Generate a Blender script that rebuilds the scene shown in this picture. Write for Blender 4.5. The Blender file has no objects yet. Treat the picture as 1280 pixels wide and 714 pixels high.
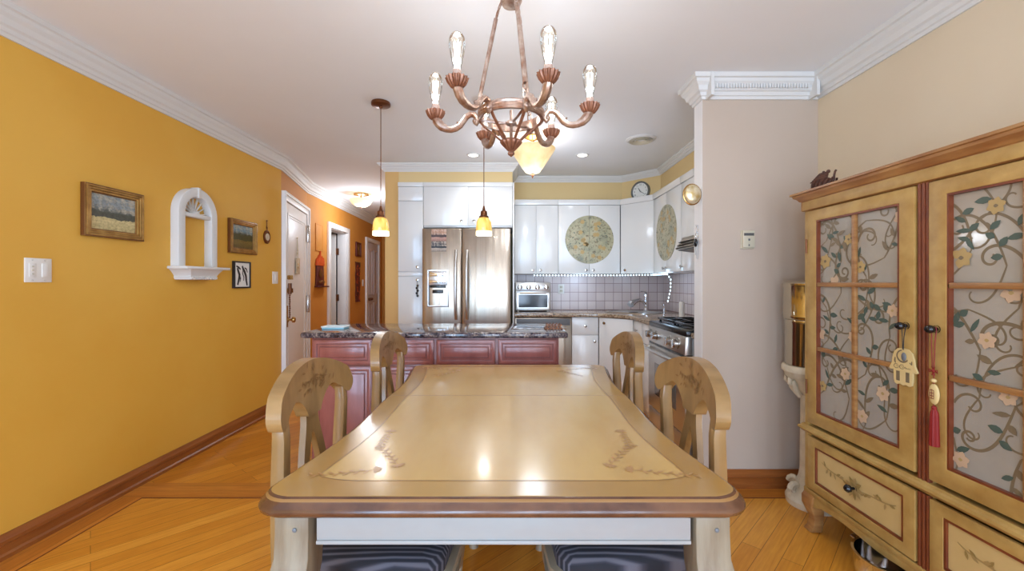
import bpy, bmesh, math, random
from mathutils import Vector, Matrix
R = math.radians
PI = math.pi
C = bpy.context.scene.collection
SC = bpy.context.scene

# ------------------------------------------------------------------ camera, world, light, exposure
cam = bpy.data.cameras.new('camera')
cam.sensor_width = 36.0
cam.lens = 530 / 1280 * 36
cam.shift_x = -3 / 1280
cam.shift_y = -4 / 1280
cam.clip_start = 0.02
camo = bpy.data.objects.new('camera', cam)
camo.location = (0, 0, 1.24)
camo.rotation_euler = (R(90), 0, 0)
C.objects.link(camo)
SC.camera = camo
SC.view_settings.view_transform = 'Standard'
SC.view_settings.look = 'None'
SC.view_settings.gamma = 1
SC.view_settings.use_curve_mapping = False
SC.view_settings.exposure = -0.06
SC.render.film_transparent = False
W = bpy.data.worlds.new('world')
SC.world = W
W.use_nodes = True
W.node_tree.nodes['Background'].inputs[0].default_value = (0.75, 0.87, 1.0, 1)
W.node_tree.nodes['Background'].inputs[1].default_value = 1.0


WB = (0.85, 1.0, 1.22)    # the camera's white balance, carried by every light's colour


def balance(c):
    return tuple(a * b for a, b in zip(c, WB))


def area(name, loc, rot, sx, sy, power, col):
    l = bpy.data.lights.new(name, 'AREA')
    l.shape = 'RECTANGLE'
    l.size, l.size_y = sx, sy
    l.energy = power
    l.color = balance(col)
    o = bpy.data.objects.new(name, l)
    o.location = loc
    o.rotation_euler = rot
    C.objects.link(o)


def point(name, loc, power, col, r=0.03):
    l = bpy.data.lights.new(name, 'POINT')
    l.energy = power
    l.color = balance(col)
    l.shadow_soft_size = r
    o = bpy.data.objects.new(name, l)
    o.location = loc
    C.objects.link(o)


def spot(name, loc, power, col, ang=120, r=0.05):
    l = bpy.data.lights.new(name, 'SPOT')
    l.energy = power
    l.color = balance(col)
    l.spot_size = R(ang)
    l.spot_blend = 0.9
    l.shadow_soft_size = r
    o = bpy.data.objects.new(name, l)
    o.location = loc
    C.objects.link(o)


# daylight through the windows of the wall behind the viewer
WN = [(-2.02, -1.42, 0.25, 2.22), (-1.12, -0.52, 0.25, 2.22), (-0.15, 0.40, 0.25, 2.22), (0.62, 1.10, 0.25, 2.22), (1.26, 1.72, 0.25, 2.22)]
for (wa, wb, wc, wd), pw, pc in zip(WN, (60, 58, 42, 31, 31), ((0.62, 0.83, 1.0), (0.66, 0.85, 1.0), (0.80, 0.91, 1.0), (0.90, 0.95, 1.0), (0.90, 0.95, 1.0))):
    area('daylight', ((wa + wb) / 2, -2.06, (wc + wd) / 2), (R(102), 0, 0), wb - wa, wd - wc, pw, pc)
WARM = (1.0, 0.96, 0.90)
P_BULB, P_PEND, P_BOWL, P_HALL, P_SPOT, P_LED = 1.7, 2.2, 11.0, 30.0, 21.0, 1.6

# ------------------------------------------------------------------ materials


def lin(c):
    out = []
    for v in c[:3]:
        v = v / 255
        out.append(v / 12.92 if v <= 0.04045 else ((v + 0.055) / 1.055) ** 2.4)
    return (*out, 1)


class NT:
    def __init__(s, name):
        s.m = bpy.data.materials.new(name)
        s.m.use_nodes = True
        s.t = s.m.node_tree
        s.b = s.t.nodes['Principled BSDF']
        s.out = s.t.nodes['Material Output']

    def n(s, typ, **kw):
        x = s.t.nodes.new(typ)
        for k, v in kw.items():
            setattr(x, k, v)
        return x

    def l(s, a, b):
        s.t.links.new(a, b)

    def coord(s, stretch=(1, 1, 1), rot=(0, 0, 0), world=False, gen=False):
        mp = s.n('ShaderNodeMapping')
        if world:
            g = s.n('ShaderNodeNewGeometry')
            s.l(g.outputs['Position'], mp.inputs['Vector'])
        else:
            tc = s.n('ShaderNodeTexCoord')
            s.l(tc.outputs['Generated' if gen else 'Object'], mp.inputs['Vector'])
        mp.inputs['Scale'].default_value = stretch
        mp.inputs['Rotation'].default_value = rot
        return mp.outputs['Vector']

    def noise(s, vec, scale, detail=4, rough=0.55):
        x = s.n('ShaderNodeTexNoise')
        x.inputs['Scale'].default_value = scale
        x.inputs['Detail'].default_value = detail
        x.inputs['Roughness'].default_value = rough
        s.l(vec, x.inputs['Vector'])
        return x.outputs['Fac']

    def ramp(s, fac, stops, interp='LINEAR'):
        x = s.n('ShaderNodeValToRGB')
        x.color_ramp.interpolation = interp
        e = x.color_ramp.elements
        while len(e) > 1:
            e.remove(e[-1])
        e[0].position = stops[0][0]
        e[0].color = lin(stops[0][1])
        for p, c in stops[1:]:
            k = e.new(p)
            k.color = lin(c)
        s.l(fac, x.inputs['Fac'])
        return x.outputs['Color']

    def mix(s, fac, a, b, mode='MIX'):
        x = s.n('ShaderNodeMix', data_type='RGBA', blend_type=mode)
        for sock, v in ((x.inputs[0], fac), (x.inputs[6], a), (x.inputs[7], b)):
            if isinstance(v, (int, float)):
                sock.default_value = v
            elif isinstance(v, tuple):
                sock.default_value = v
            else:
                s.l(v, sock)
        return x.outputs[2]

    def bump(s, h, strength, dist=0.01):
        x = s.n('ShaderNodeBump')
        x.inputs['Strength'].default_value = strength
        x.inputs['Distance'].default_value = dist
        s.l(h, x.inputs['Height'])
        s.l(x.outputs['Normal'], s.b.inputs['Normal'])

    def set(s, **kw):
        for k, v in kw.items():
            s.b.inputs[k.replace('_', ' ')].default_value = v


def mk(name, c, rough=0.5, metal=0.0, c2=None, scale=8, lo=0.35, hi=0.65, stretch=(1, 1, 1), bump=0, bscale=80,
       coat=0, emit=0, spec=0.5, world=False, alpha=1.0):
    t = NT(name)
    t.set(Roughness=rough, Metallic=metal)
    t.b.inputs['Specular IOR Level'].default_value = spec
    if coat:
        t.b.inputs['Coat Weight'].default_value = coat
        t.b.inputs['Coat Roughness'].default_value = 0.12
    v = t.coord(stretch, world=world)
    if c2:
        col = t.ramp(t.noise(v, scale), [(lo, c), (hi, c2)])
        t.l(col, t.b.inputs['Base Color'])
    else:
        t.b.inputs['Base Color'].default_value = lin(c)
    if bump:
        t.bump(t.noise(v, bscale, 3), bump, 0.004)
    if emit:
        t.b.inputs['Emission Color'].default_value = lin(c)
        t.b.inputs['Emission Strength'].default_value = emit
    if alpha < 1:
        t.b.inputs['Alpha'].default_value = alpha
    return t.m


def clear_glass(name, c=(255, 255, 255), rough=0.02, tint=None, gloss=0.12):
    t = NT(name)
    tr = t.n('ShaderNodeBsdfTransparent')
    tr.inputs[0].default_value = lin(tint or (250, 250, 250))
    gl = t.n('ShaderNodeBsdfGlossy')
    gl.inputs['Roughness'].default_value = rough
    gl.inputs['Color'].default_value = lin(c)
    lw = t.n('ShaderNodeLayerWeight')
    lw.inputs['Blend'].default_value = 0.25
    mth = t.n('ShaderNodeMath', operation='MULTIPLY_ADD')
    t.l(lw.outputs['Fresnel'], mth.inputs[0])
    mth.inputs[1].default_value = 0.8
    mth.inputs[2].default_value = gloss * 0.4
    mx = t.n('ShaderNodeMixShader')
    t.l(mth.outputs[0], mx.inputs[0])
    t.l(tr.outputs[0], mx.inputs[1])
    t.l(gl.outputs[0], mx.inputs[2])
    t.l(mx.outputs[0], t.out.inputs['Surface'])
    return t.m


def lamp_glass(name, c, c2, strength, scale=20, stretch=(1, 1, 1)):
    """glowing art glass of a lit lamp: translucent body that itself gives off light"""
    t = NT(name)
    col = t.ramp(t.noise(t.coord(stretch), scale), [(0.35, c), (0.65, c2)])
    t.l(col, t.b.inputs['Base Color'])
    t.l(col, t.b.inputs['Emission Color'])
    t.set(Roughness=0.15)
    t.b.inputs['Emission Strength'].default_value = strength
    return t.m


def planks(name, rot, c1, c2, w=0.07, ln=1.1):
    t = NT(name)
    v = t.coord(rot=(0, 0, R(rot)), world=True)
    br = t.n('ShaderNodeTexBrick')
    br.offset = 0.37
    br.inputs['Scale'].default_value = 1
    br.inputs['Mortar Size'].default_value = 0.0010
    br.inputs['Brick Width'].default_value = ln
    br.inputs['Row Height'].default_value = w
    br.inputs['Color1'].default_value = lin(c1)
    br.inputs['Color2'].default_value = lin(c2)
    br.inputs['Mortar'].default_value = lin((120, 66, 20))
    t.l(v, br.inputs['Vector'])
    mp = t.n('ShaderNodeMapping')
    mp.inputs['Scale'].default_value = (3, 40, 1)
    t.l(v, mp.inputs['Vector'])
    g = t.ramp(t.noise(mp.outputs['Vector'], 2.0, 5), [(0.3, (225, 205, 180)), (0.7, (255, 255, 255))])
    t.l(t.mix(0.8, br.outputs['Color'], g, 'MULTIPLY'), t.b.inputs['Base Color'])
    t.set(Roughness=0.28)
    t.b.inputs['Specular IOR Level'].default_value = 0.4
    return t.m


M = {}
M['ceiling'] = mk('ceiling_paint', (238, 238, 240), 0.9, c2=(241, 241, 243), scale=1.2)
M['crown'] = mk('crown_paint', (224, 221, 217), 0.5)
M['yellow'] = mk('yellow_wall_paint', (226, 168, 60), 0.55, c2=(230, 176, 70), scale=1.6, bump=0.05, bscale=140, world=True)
M['orange'] = mk('yellow_paint_warm_lit', (205, 135, 52), 0.7, c2=(212, 143, 60), scale=2, world=True)  # the left wall's yellow with the hall's warm light put into the colour
M['beige'] = mk('beige_wall_paint', (222, 203, 174), 0.75, c2=(226, 208, 180), scale=1.5, world=True)
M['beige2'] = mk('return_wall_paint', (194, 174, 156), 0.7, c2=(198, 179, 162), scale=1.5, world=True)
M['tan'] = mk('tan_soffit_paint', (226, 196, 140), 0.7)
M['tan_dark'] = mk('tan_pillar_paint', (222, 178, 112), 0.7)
M['white'] = mk('white_lacquer', (232, 230, 227), 0.22, coat=0.3)
M['door_white'] = mk('door_paint', (242, 238, 236), 0.4)
M['groove'] = mk('shadow_gap', (120, 116, 112), 0.8)
M['dark'] = mk('dark_recess', (30, 28, 28), 0.8)
M['black'] = mk('black_enamel', (22, 22, 24), 0.25)
M['floor_a'] = planks('oak_planks_diagonal', -45, (236, 168, 66), (216, 142, 44), 0.083)
M['floor_b'] = planks('oak_planks_diagonal_far', -52, (230, 158, 58), (204, 130, 38), 0.083)
M['floor_x'] = planks('oak_band_across', 0, (214, 142, 60), (186, 114, 42), 0.06, 3)
M['floor_y'] = planks('oak_band_along', 90, (222, 148, 62), (198, 124, 46), 0.075, 3)
M['base_wood'] = mk('baseboard_wood', (158, 92, 42), 0.3, c2=(136, 74, 32), scale=3, stretch=(1, 1, 14))
M['granite'] = None
M['cherry'] = mk('cherry_wood', (160, 94, 86), 0.3, c2=(144, 80, 72), scale=3, stretch=(6, 6, 1), coat=0.2)
M['cherry_dark'] = mk('cherry_glaze', (96, 46, 42), 0.4)
M['steel'] = mk('brushed_steel', (188, 174, 158), 0.3, 0.95, c2=(178, 164, 148), scale=4, stretch=(60, 60, 0.6))
def streaky():
    m_ = M['steel']
    t_ = m_.node_tree
    b_ = t_.nodes['Principled BSDF']
    tc = t_.nodes.new('ShaderNodeTexCoord')
    mp = t_.nodes.new('ShaderNodeMapping')
    mp.inputs['Scale'].default_value = (4.5, 4.5, 0.08)
    nz = t_.nodes.new('ShaderNodeTexNoise')
    nz.inputs['Scale'].default_value = 1.6
    nz.inputs['Detail'].default_value = 2
    bp = t_.nodes.new('ShaderNodeBump')
    bp.inputs['Strength'].default_value = 0.35
    bp.inputs['Distance'].default_value = 0.03
    t_.links.new(tc.outputs['Object'], mp.inputs['Vector'])
    t_.links.new(mp.outputs['Vector'], nz.inputs['Vector'])
    t_.links.new(nz.outputs['Fac'], bp.inputs['Height'])
    t_.links.new(bp.outputs['Normal'], b_.inputs['Normal'])


streaky()
M['steel2'] = mk('satin_steel', (205, 202, 198), 0.3, 0.9)
M['chrome'] = mk('chrome', (225, 225, 228), 0.08, 1.0)
M['urn'] = mk('polished_urn_steel', (190, 180, 160), 0.12, 1.0)
M['nickel'] = mk('nickel_knob', (190, 186, 182), 0.2, 1.0)
M['bronze'] = mk('bronze', (118, 72, 44), 0.35, 0.8)
M['brass'] = mk('brass', (190, 150, 90), 0.25, 0.9)
M['chand'] = mk('antique_silver_copper', (198, 178, 164), 0.3, 0.75, c2=(150, 112, 92), scale=26)
M['chand_dark'] = mk('antique_copper', (160, 112, 88), 0.4, 0.55, c2=(126, 82, 62), scale=40)
M['socket'] = mk('candle_socket', (176, 146, 130), 0.5)
M['bulb'] = clear_glass('bulb_glass', tint=(252, 250, 245))
M['filament'] = mk('lit_filament', (255, 240, 214), 0.5, emit=11)
M['pend_glass'] = lamp_glass('amber_art_glass', (250, 214, 120), (226, 172, 72), 0.62, 30, (1, 1, 0.25))
M['pend_rim'] = lamp_glass('frosted_rim', (255, 250, 225), (255, 240, 190), 1.3)
M['bowl_glass'] = lamp_glass('alabaster_glass', (250, 226, 178), (238, 204, 144), 0.42, 9)
M['hall_glass'] = lamp_glass('hall_alabaster', (250, 232, 196), (240, 214, 166), 0.75, 9)
M['led'] = mk('led_bead', (205, 240, 255), 0.3, emit=3.0)
M['lens'] = mk('lit_lens', (255, 248, 235), 0.3, emit=5.0)
M['wood_leg'] = mk('distressed_wood', (148, 134, 112), 0.42, c2=(126, 108, 86), scale=6, stretch=(5, 5, 0.8), bump=0.1, bscale=30)
M['apron'] = mk('washed_paint', (160, 160, 158), 0.4, c2=(158, 153, 149), scale=5, stretch=(0.7, 2, 2))
M['table'] = mk('honey_tabletop', (212, 174, 106), 0.25, c2=(202, 160, 92), scale=2.2, stretch=(2.5, 0.8, 1), coat=0.3)
M['table_border'] = mk('honey_tabletop_border', (186, 146, 80), 0.25, c2=(172, 130, 68), scale=3, coat=0.3)
M['table_edge'] = mk('worn_table_edge', (112, 74, 50), 0.25, c2=(80, 48, 34), scale=9, coat=0.3)
M['inlay'] = mk('inlay_line', (150, 108, 62), 0.3)
M['sprig'] = mk('painted_sprig', (186, 140, 88), 0.3)
M['sprig2'] = mk('painted_sprig_dark', (138, 100, 58), 0.5)
M['chair'] = mk('chair_wood', (166, 128, 80), 0.32, c2=(142, 108, 64), scale=5, stretch=(1, 4, 1), coat=0.2)
M['chair_edge'] = mk('chair_wood_rub', (146, 132, 114), 0.35, c2=(160, 142, 116), scale=6, stretch=(3, 3, 1))
M['hutch'] = mk('ochre_antique_wood', (192, 154, 88), 0.42, c2=(172, 132, 68), scale=4, stretch=(3, 1, 3))
M['hutch_panel'] = mk('cream_painted_panel', (214, 182, 122), 0.42, c2=(206, 172, 110), scale=5)
M['hutch_red'] = mk('red_brown_glaze', (134, 68, 34), 0.4, c2=(108, 48, 26), scale=8)
M['hutch_top'] = mk('hutch_cornice_wood', (178, 130, 76), 0.38, c2=(150, 98, 54), scale=6, stretch=(1, 1, 6))
M['pane'] = mk('frosted_pane', (178, 168, 152), 0.12, c2=(166, 156, 142), scale=3, coat=0.6)
M['motif'] = mk('tan_motif', (176, 144, 90), 0.4)
M['motif2'] = mk('olive_motif', (158, 128, 72), 0.4)
M['vine'] = mk('vine_paint', (128, 110, 84), 0.4)
M['leaf'] = mk('leaf_paint', (82, 96, 84), 0.4)
M['petal'] = mk('petal_paint', (204, 172, 140), 0.4)
M['petal2'] = mk('petal_gold', (186, 156, 100), 0.4)
M['cream'] = mk('cream_stone', (226, 210, 182), 0.6, c2=(206, 188, 158), scale=14)
M['cream_wood'] = mk('pale_plywood', (228, 200, 140), 0.5, c2=(220, 190, 128), scale=6)
M['red'] = mk('red_silk', (138, 24, 20), 0.6)
M['red_board'] = mk('dark_red_board', (92, 26, 18), 0.5)
M['flame'] = mk('orange_flame', (214, 86, 28), 0.5)
M['gold'] = mk('gold_frame', (186, 142, 74), 0.35, 0.45, c2=(150, 106, 48), scale=14)
M['gold_dark'] = mk('gold_frame_dark', (110, 66, 32), 0.4, 0.2)
M['plastic'] = mk('white_plastic', (236, 230, 222), 0.4)
M['plastic2'] = mk('ivory_plastic', (206, 196, 172), 0.45)
M['gray'] = mk('gray_plastic', (110, 110, 112), 0.4)
M['brown'] = mk('carved_wood', (98, 54, 34), 0.5, c2=(60, 32, 22), scale=40)
M['paper'] = mk('paper', (238, 236, 230), 0.7)
M['ink'] = mk('ink', (34, 30, 30), 0.6)
M['cyan'] = mk('pale_blue_tray', (150, 206, 224), 0.3)
M['gold_orn'] = mk('gilt_shell', (206, 176, 112), 0.3, 0.5, c2=(240, 228, 200), scale=30)
M['glass_door'] = mk('oven_glass', (60, 62, 66), 0.1)
M['lav'] = mk('hall_door_paint', (206, 196, 200), 0.35)
M['sensor'] = mk('oven_window', (110, 112, 112), 0.12, 0.3)


def granite():
    t = NT('speckled_granite')
    v = t.coord(world=True)
    a = t.ramp(t.noise(v, 44, 5, 0.7), [(0.36, (30, 26, 36)), (0.47, (84, 74, 82)), (0.56, (128, 112, 108)), (0.68, (176, 164, 156))])
    vo = t.n('ShaderNodeTexVoronoi')
    vo.inputs['Scale'].default_value = 90
    t.l(v, vo.inputs['Vector'])
    b = t.ramp(vo.outputs['Distance'], [(0.1, (60, 50, 52)), (0.5, (255, 255, 255))])
    t.l(t.mix(0.5, a, b, 'MULTIPLY'), t.b.inputs['Base Color'])
    t.set(Roughness=0.07)
    return t.m


M['granite'] = granite()


def granite2():
    t = NT('brown_granite')
    v = t.coord(world=True)
    a = t.ramp(t.noise(v, 50, 5, 0.7), [(0.34, (76, 58, 46)), (0.5, (156, 132, 108)), (0.66, (196, 176, 150))])
    t.l(a, t.b.inputs['Base Color'])
    t.set(Roughness=0.1)
    return t.m


M['granite2'] = granite2()


def tiles():
    t = NT('square_backsplash_tile')
    g = t.n('ShaderNodeNewGeometry')
    sp = t.n('ShaderNodeSeparateXYZ')
    t.l(g.outputs['Position'], sp.inputs[0])
    ad = t.n('ShaderNodeMath', operation='ADD')
    t.l(sp.outputs['X'], ad.inputs[0])
    t.l(sp.outputs['Y'], ad.inputs[1])
    cb = t.n('ShaderNodeCombineXYZ')
    t.l(ad.outputs[0], cb.inputs['X'])
    t.l(sp.outputs['Z'], cb.inputs['Y'])
    mp = t.n('ShaderNodeMapping')
    mp.inputs['Location'].default_value = (0.02, -0.915, 0)
    t.l(cb.outputs[0], mp.inputs['Vector'])
    br = t.n('ShaderNodeTexBrick')
    br.offset = 0
    br.inputs['Scale'].default_value = 1
    br.inputs['Brick Width'].default_value = 0.104
    br.inputs['Row Height'].default_value = 0.104
    br.inputs['Mortar Size'].default_value = 0.0028
    br.inputs['Color1'].default_value = lin((216, 198, 192))
    br.inputs['Color2'].default_value = lin((205, 186, 182))
    br.inputs['Mortar'].default_value = lin((146, 118, 116))
    t.l(mp.outputs[0], br.inputs['Vector'])
    t.l(br.outputs['Color'], t.b.inputs['Base Color'])
    t.set(Roughness=0.25)
    return t.m


M['tile'] = tiles()


def landscape(name, sky, cloud, trees, field, field2, horizon=0.45, band=0.12):
    t = NT(name)
    v = t.coord(gen=True)
    sp = t.n('ShaderNodeSeparateXYZ')
    t.l(v, sp.inputs[0])
    n1 = t.noise(v, 5, 5, 0.6)
    wob = t.n('ShaderNodeMath', operation='MULTIPLY_ADD')
    t.l(n1, wob.inputs[0])
    wob.inputs[1].default_value = 0.3
    t.l(sp.outputs['Z'], wob.inputs[2])
    h = horizon + 0.15
    base = t.ramp(wob.outputs[0], [(0.0, field2), (h - band, field), (h - band + 0.02, trees), (h + band * 0.6, trees), (h + band + 0.12, sky), (1.0, sky)])
    cl = t.ramp(t.noise(v, 6, 6, 0.65), [(0.45, (0, 0, 0)), (0.62, (255, 255, 255))])
    up = t.n('ShaderNodeMath', operation='GREATER_THAN')
    t.l(wob.outputs[0], up.inputs[0])
    up.inputs[1].default_value = h + band
    mm = t.n('ShaderNodeMath', operation='MULTIPLY')
    t.l(cl, mm.inputs[0])
    t.l(up.outputs[0], mm.inputs[1])
    c2 = t.mix(mm.outputs[0], base, lin(cloud))
    sh = t.ramp(t.noise(v, 14, 5, 0.7), [(0.35, (150, 140, 120)), (0.6, (255, 255, 255))])
    t.l(t.mix(0.6, c2, sh, 'MULTIPLY'), t.b.inputs['Base Color'])
    t.set(Roughness=0.4)
    return t.m


M['art1'] = landscape('winter_landscape', (146, 156, 160), (200, 190, 170), (84, 84, 70), (226, 208, 150), (196, 176, 120))
M['art2'] = landscape('autumn_landscape', (128, 158, 172), (190, 190, 170), (70, 70, 36), (130, 110, 50), (80, 64, 36), 0.5, 0.16)
M['photo1'] = landscape('snapshot_people', (190, 140, 110), (230, 200, 180), (70, 46, 40), (210, 160, 140), (120, 80, 70))
M['photo2'] = landscape('snapshot_dark', (60, 50, 50), (220, 200, 180), (30, 26, 28), (210, 190, 170), (50, 40, 40))


def floral_disc():
    t = NT('faded_floral_print')
    v = t.coord()
    a = t.ramp(t.noise(v, 9, 5, 0.6), [(0.3, (130, 134, 116)), (0.48, (172, 166, 134)), (0.62, (188, 178, 146)), (0.72, (154, 124, 90))])
    b = t.ramp(t.noise(v, 34, 3, 0.6), [(0.34, (110, 104, 84)), (0.45, (255, 255, 255))])
    t.l(t.mix(0.7, a, b, 'MULTIPLY'), t.b.inputs['Base Color'])
    t.set(Roughness=0.3)
    return t.m


M['floral'] = floral_disc()


def ticking():
    t = NT('blue_ticking_fabric')
    v = t.coord((1, 1, 1))
    wv = t.n('ShaderNodeTexWave', wave_type='BANDS', bands_direction='Y')
    wv.inputs['Scale'].default_value = 18
    wv.inputs['Distortion'].default_value = 0.0
    t.l(v, wv.inputs['Vector'])
    c = t.ramp(wv.outputs['Fac'], [(0.2, (36, 35, 42)), (0.6, (58, 56, 66)), (0.95, (98, 94, 102))])
    t.l(c, t.b.inputs['Base Color'])
    t.set(Roughness=0.85)
    return t.m


M['ticking'] = ticking()

# ------------------------------------------------------------------ geometry helpers


class MB:
    def __init__(s):
        s.v, s.f, s.mi, s.cur = [], [], [], 0

    def add(s, verts, faces):
        n = len(s.v)
        s.v += [tuple(p) for p in verts]
        for f in faces:
            s.f.append([i + n for i in f])
            s.mi.append(s.cur)
        return s

    def box(s, x0, x1, y0, y1, z0, z1):
        v = [(x, y, z) for z in (z0, z1) for y in (y0, y1) for x in (x0, x1)]
        return s.add(v, [(0, 2, 3, 1), (4, 5, 7, 6), (0, 1, 5, 4), (2, 6, 7, 3), (0, 4, 6, 2), (1, 3, 7, 5)])

    def prism(s, pts, a0, a1, axis='z'):
        def mp(p, a):
            return {'z': (p[0], p[1], a), 'y': (p[0], a, p[1]), 'x': (a, p[0], p[1])}[axis]
        n = len(pts)
        v = [mp(p, a0) for p in pts] + [mp(p, a1) for p in pts]
        f = [tuple(range(n - 1, -1, -1)), tuple(range(n, 2 * n))]
        f += [(i, (i + 1) % n, n + (i + 1) % n, n + i) for i in range(n)]
        return s.add(v, f)

    def ringprism(s, outer, inner, a0, a1, axis='y'):
        """a frame between two outlines with equal point counts"""
        def mp(p, a):
            return {'z': (p[0], p[1], a), 'y': (p[0], a, p[1]), 'x': (a, p[0], p[1])}[axis]
        n = len(outer)
        v = [mp(p, a0) for p in outer] + [mp(p, a0) for p in inner] + [mp(p, a1) for p in outer] + [mp(p, a1) for p in inner]
        f = []
        for i in range(n):
            j = (i + 1) % n
            f += [(i, j, n + j, n + i), (2 * n + i, 3 * n + i, 3 * n + j, 2 * n + j), (i, 2 * n + i, 2 * n + j, j), (n + i, n + j, 3 * n + j, 3 * n + i)]
        return s.add(v, f)

    def frame(s, x0, x1, z0, z1, w, y0, y1, wz=None):
        wz = wz or w
        return s.ringprism([(x0, z0), (x1, z0), (x1, z1), (x0, z1)], [(x0 + w, z0 + wz), (x1 - w, z0 + wz), (x1 - w, z1 - wz), (x0 + w, z1 - wz)], y0, y1)

    def lathe(s, prof, c=(0, 0, 0), seg=24, axis='z', flute=0, nfl=8):
        v, f = [], []
        for r, h in prof:
            for k in range(seg):
                a = 2 * PI * k / seg
                rr = r * (1 + flute * math.cos(nfl * a))
                x, y = rr * math.cos(a), rr * math.sin(a)
                p = {'z': (x, y, h), 'y': (x, h, y), 'x': (h, x, y)}[axis]
                v.append((p[0] + c[0], p[1] + c[1], p[2] + c[2]))
        n = len(prof)
        for i in range(n - 1):
            for k in range(seg):
                k2 = (k + 1) % seg
                f.append((i * seg + k, i * seg + k2, (i + 1) * seg + k2, (i + 1) * seg + k))
        same = abs(prof[0][0] - prof[-1][0]) < 0.004 and abs(prof[0][1] - prof[-1][1]) < 0.012
        if prof[0][0] > 1e-6 and not same:
            f.append(tuple(range(seg)))
        if prof[-1][0] > 1e-6 and not same:
            f.append(tuple(range((n - 1) * seg, n * seg)))
        return s.add(v, f)

    def loft(s, rings, closed=False):
        n = len(rings[0])
        v = [p for r in rings for p in r]
        f = []
        m = len(rings)
        for i in range(m if closed else m - 1):
            for k in range(n):
                k2 = (k + 1) % n
                i2 = (i + 1) % m
                f.append((i * n + k, i * n + k2, i2 * n + k2, i2 * n + k))
        if not closed:
            f += [tuple(range(n)), tuple(range((m - 1) * n, m * n))]
        return s.add(v, f)

    def tube(s, pts, r, seg=8, closed=False, flat=1.0):
        P = [Vector(p) for p in pts]
        m = len(P)
        rr = r if isinstance(r, (list, tuple)) else [r] * m
        rings = []
        nrm = None
        for i in range(m):
            if closed:
                t = P[(i + 1) % m] - P[i - 1]
            else:
                t = P[min(i + 1, m - 1)] - P[max(i - 1, 0)]
            t.normalize()
            if nrm is None:
                nrm = Vector((0, 0, 1)) if abs(t.z) < 0.9 else Vector((1, 0, 0))
            nrm = (nrm - t * nrm.dot(t))
            if nrm.length < 1e-5:
                nrm = t.orthogonal()
            nrm.normalize()
            b = t.cross(nrm)
            rings.append([tuple(P[i] + nrm * (rr[i] * flat * math.cos(2 * PI * k / seg)) + b * (rr[i] * math.sin(2 * PI * k / seg))) for k in range(seg)])
        return s.loft(rings, closed)

    def ball(s, c, r, sc=(1, 1, 1), seg=16, rings=10):
        prof = [(max(1e-7, math.sin(PI * i / rings)), -math.cos(PI * i / rings)) for i in range(rings + 1)]
        n = len(s.v)
        s.lathe(prof, (0, 0, 0), seg)
        for i in range(n, len(s.v)):
            p = s.v[i]
            s.v[i] = (c[0] + p[0] * r * sc[0], c[1] + p[1] * r * sc[1], c[2] + p[2] * r * sc[2])
        return s

    def xf(s, mat, start=0):
        for i in range(start, len(s.v)):
            s.v[i] = tuple(mat @ Vector(s.v[i]))
        return s

    def build(s, name, mats, parent=None, bevel=0, sharp=32, label=None, seg=2):
        if not isinstance(mats, (list, tuple)):
            mats = [mats]
        me = bpy.data.meshes.new(name)
        me.from_pydata(s.v, [], s.f)
        for m in mats:
            me.materials.append(m)
        me.polygons.foreach_set('material_index', s.mi)
        bm = bmesh.new()
        bm.from_mesh(me)
        bmesh.ops.remove_doubles(bm, verts=bm.verts, dist=1e-6)
        bmesh.ops.recalc_face_normals(bm, faces=bm.faces)
        if bevel:
            es = [e for e in bm.edges if len(e.link_faces) == 2 and e.calc_face_angle(0) > R(sharp)]
            bmesh.ops.bevel(bm, geom=es, offset=bevel, segments=seg, profile=0.5, affect='EDGES', clamp_overlap=True)
        for f in bm.faces:
            f.smooth = True
        for e in bm.edges:
            if len(e.link_faces) == 2 and e.calc_face_angle(0) > R(sharp):
                e.smooth = False
        bm.to_mesh(me)
        bm.free()
        o = bpy.data.objects.new(name, me)
        C.objects.link(o)
        if parent is not None:
            o.parent = parent
        if label:
            o['label'] = label
        return o


def T(name, label, cat, loc=(0, 0, 0), rz=0, group=None):
    o = bpy.data.objects.new(name, None)
    o.empty_display_size = 0.05
    C.objects.link(o)
    o.location = loc
    o.rotation_euler = (0, 0, R(rz))
    o['label'] = label
    o['category'] = cat
    if group:
        o['group'] = group
    return o


def tag(o, label, cat, loc=None, rz=None, group=None):
    o['label'] = label
    o['category'] = cat
    if group:
        o['group'] = group
    if loc is not None:
        o.location = loc
    if rz is not None:
        o.rotation_euler = (0, 0, R(rz))
    return o


def struct(o, loc=None, rz=None):
    o['kind'] = 'structure'
    if loc is not None:
        o.location = loc
    if rz is not None:
        o.rotation_euler = (0, 0, R(rz))
    return o


def tree(o):
    return list(o.children)


def dup(root, loc, rz, label, group=None):
    """a copy of a thing with copies of its parts and sub-parts"""
    r = root.copy()
    C.objects.link(r)
    r.location = loc
    r.rotation_euler = (0, 0, R(rz))
    r['label'] = label
    if group:
        r['group'] = group
    for ch in list(root.children):
        c = ch.copy()
        C.objects.link(c)
        c.parent = r
        for g in list(ch.children):
            d = g.copy()
            C.objects.link(d)
            d.parent = c
    return r


def offset_path(path, d, closed=False):
    """offset to the right of travel with mitred corners"""
    out = []
    n = len(path)
    for i in range(n):
        p = Vector(path[i])
        a = Vector(path[i - 1]) if (i > 0 or closed) else None
        b = Vector(path[(i + 1) % n]) if (i < n - 1 or closed) else None
        ns = []
        if a is not None:
            t = (p - a).normalized()
            ns.append(Vector((t.y, -t.x)))
        if b is not None:
            t = (b - p).normalized()
            ns.append(Vector((t.y, -t.x)))
        if len(ns) == 1:
            out.append(p + ns[0] * d)
        else:
            m = (ns[0] + ns[1])
            m.normalize()
            out.append(p + m * (d / max(0.3, m.dot(ns[0]))))
    return out


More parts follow.
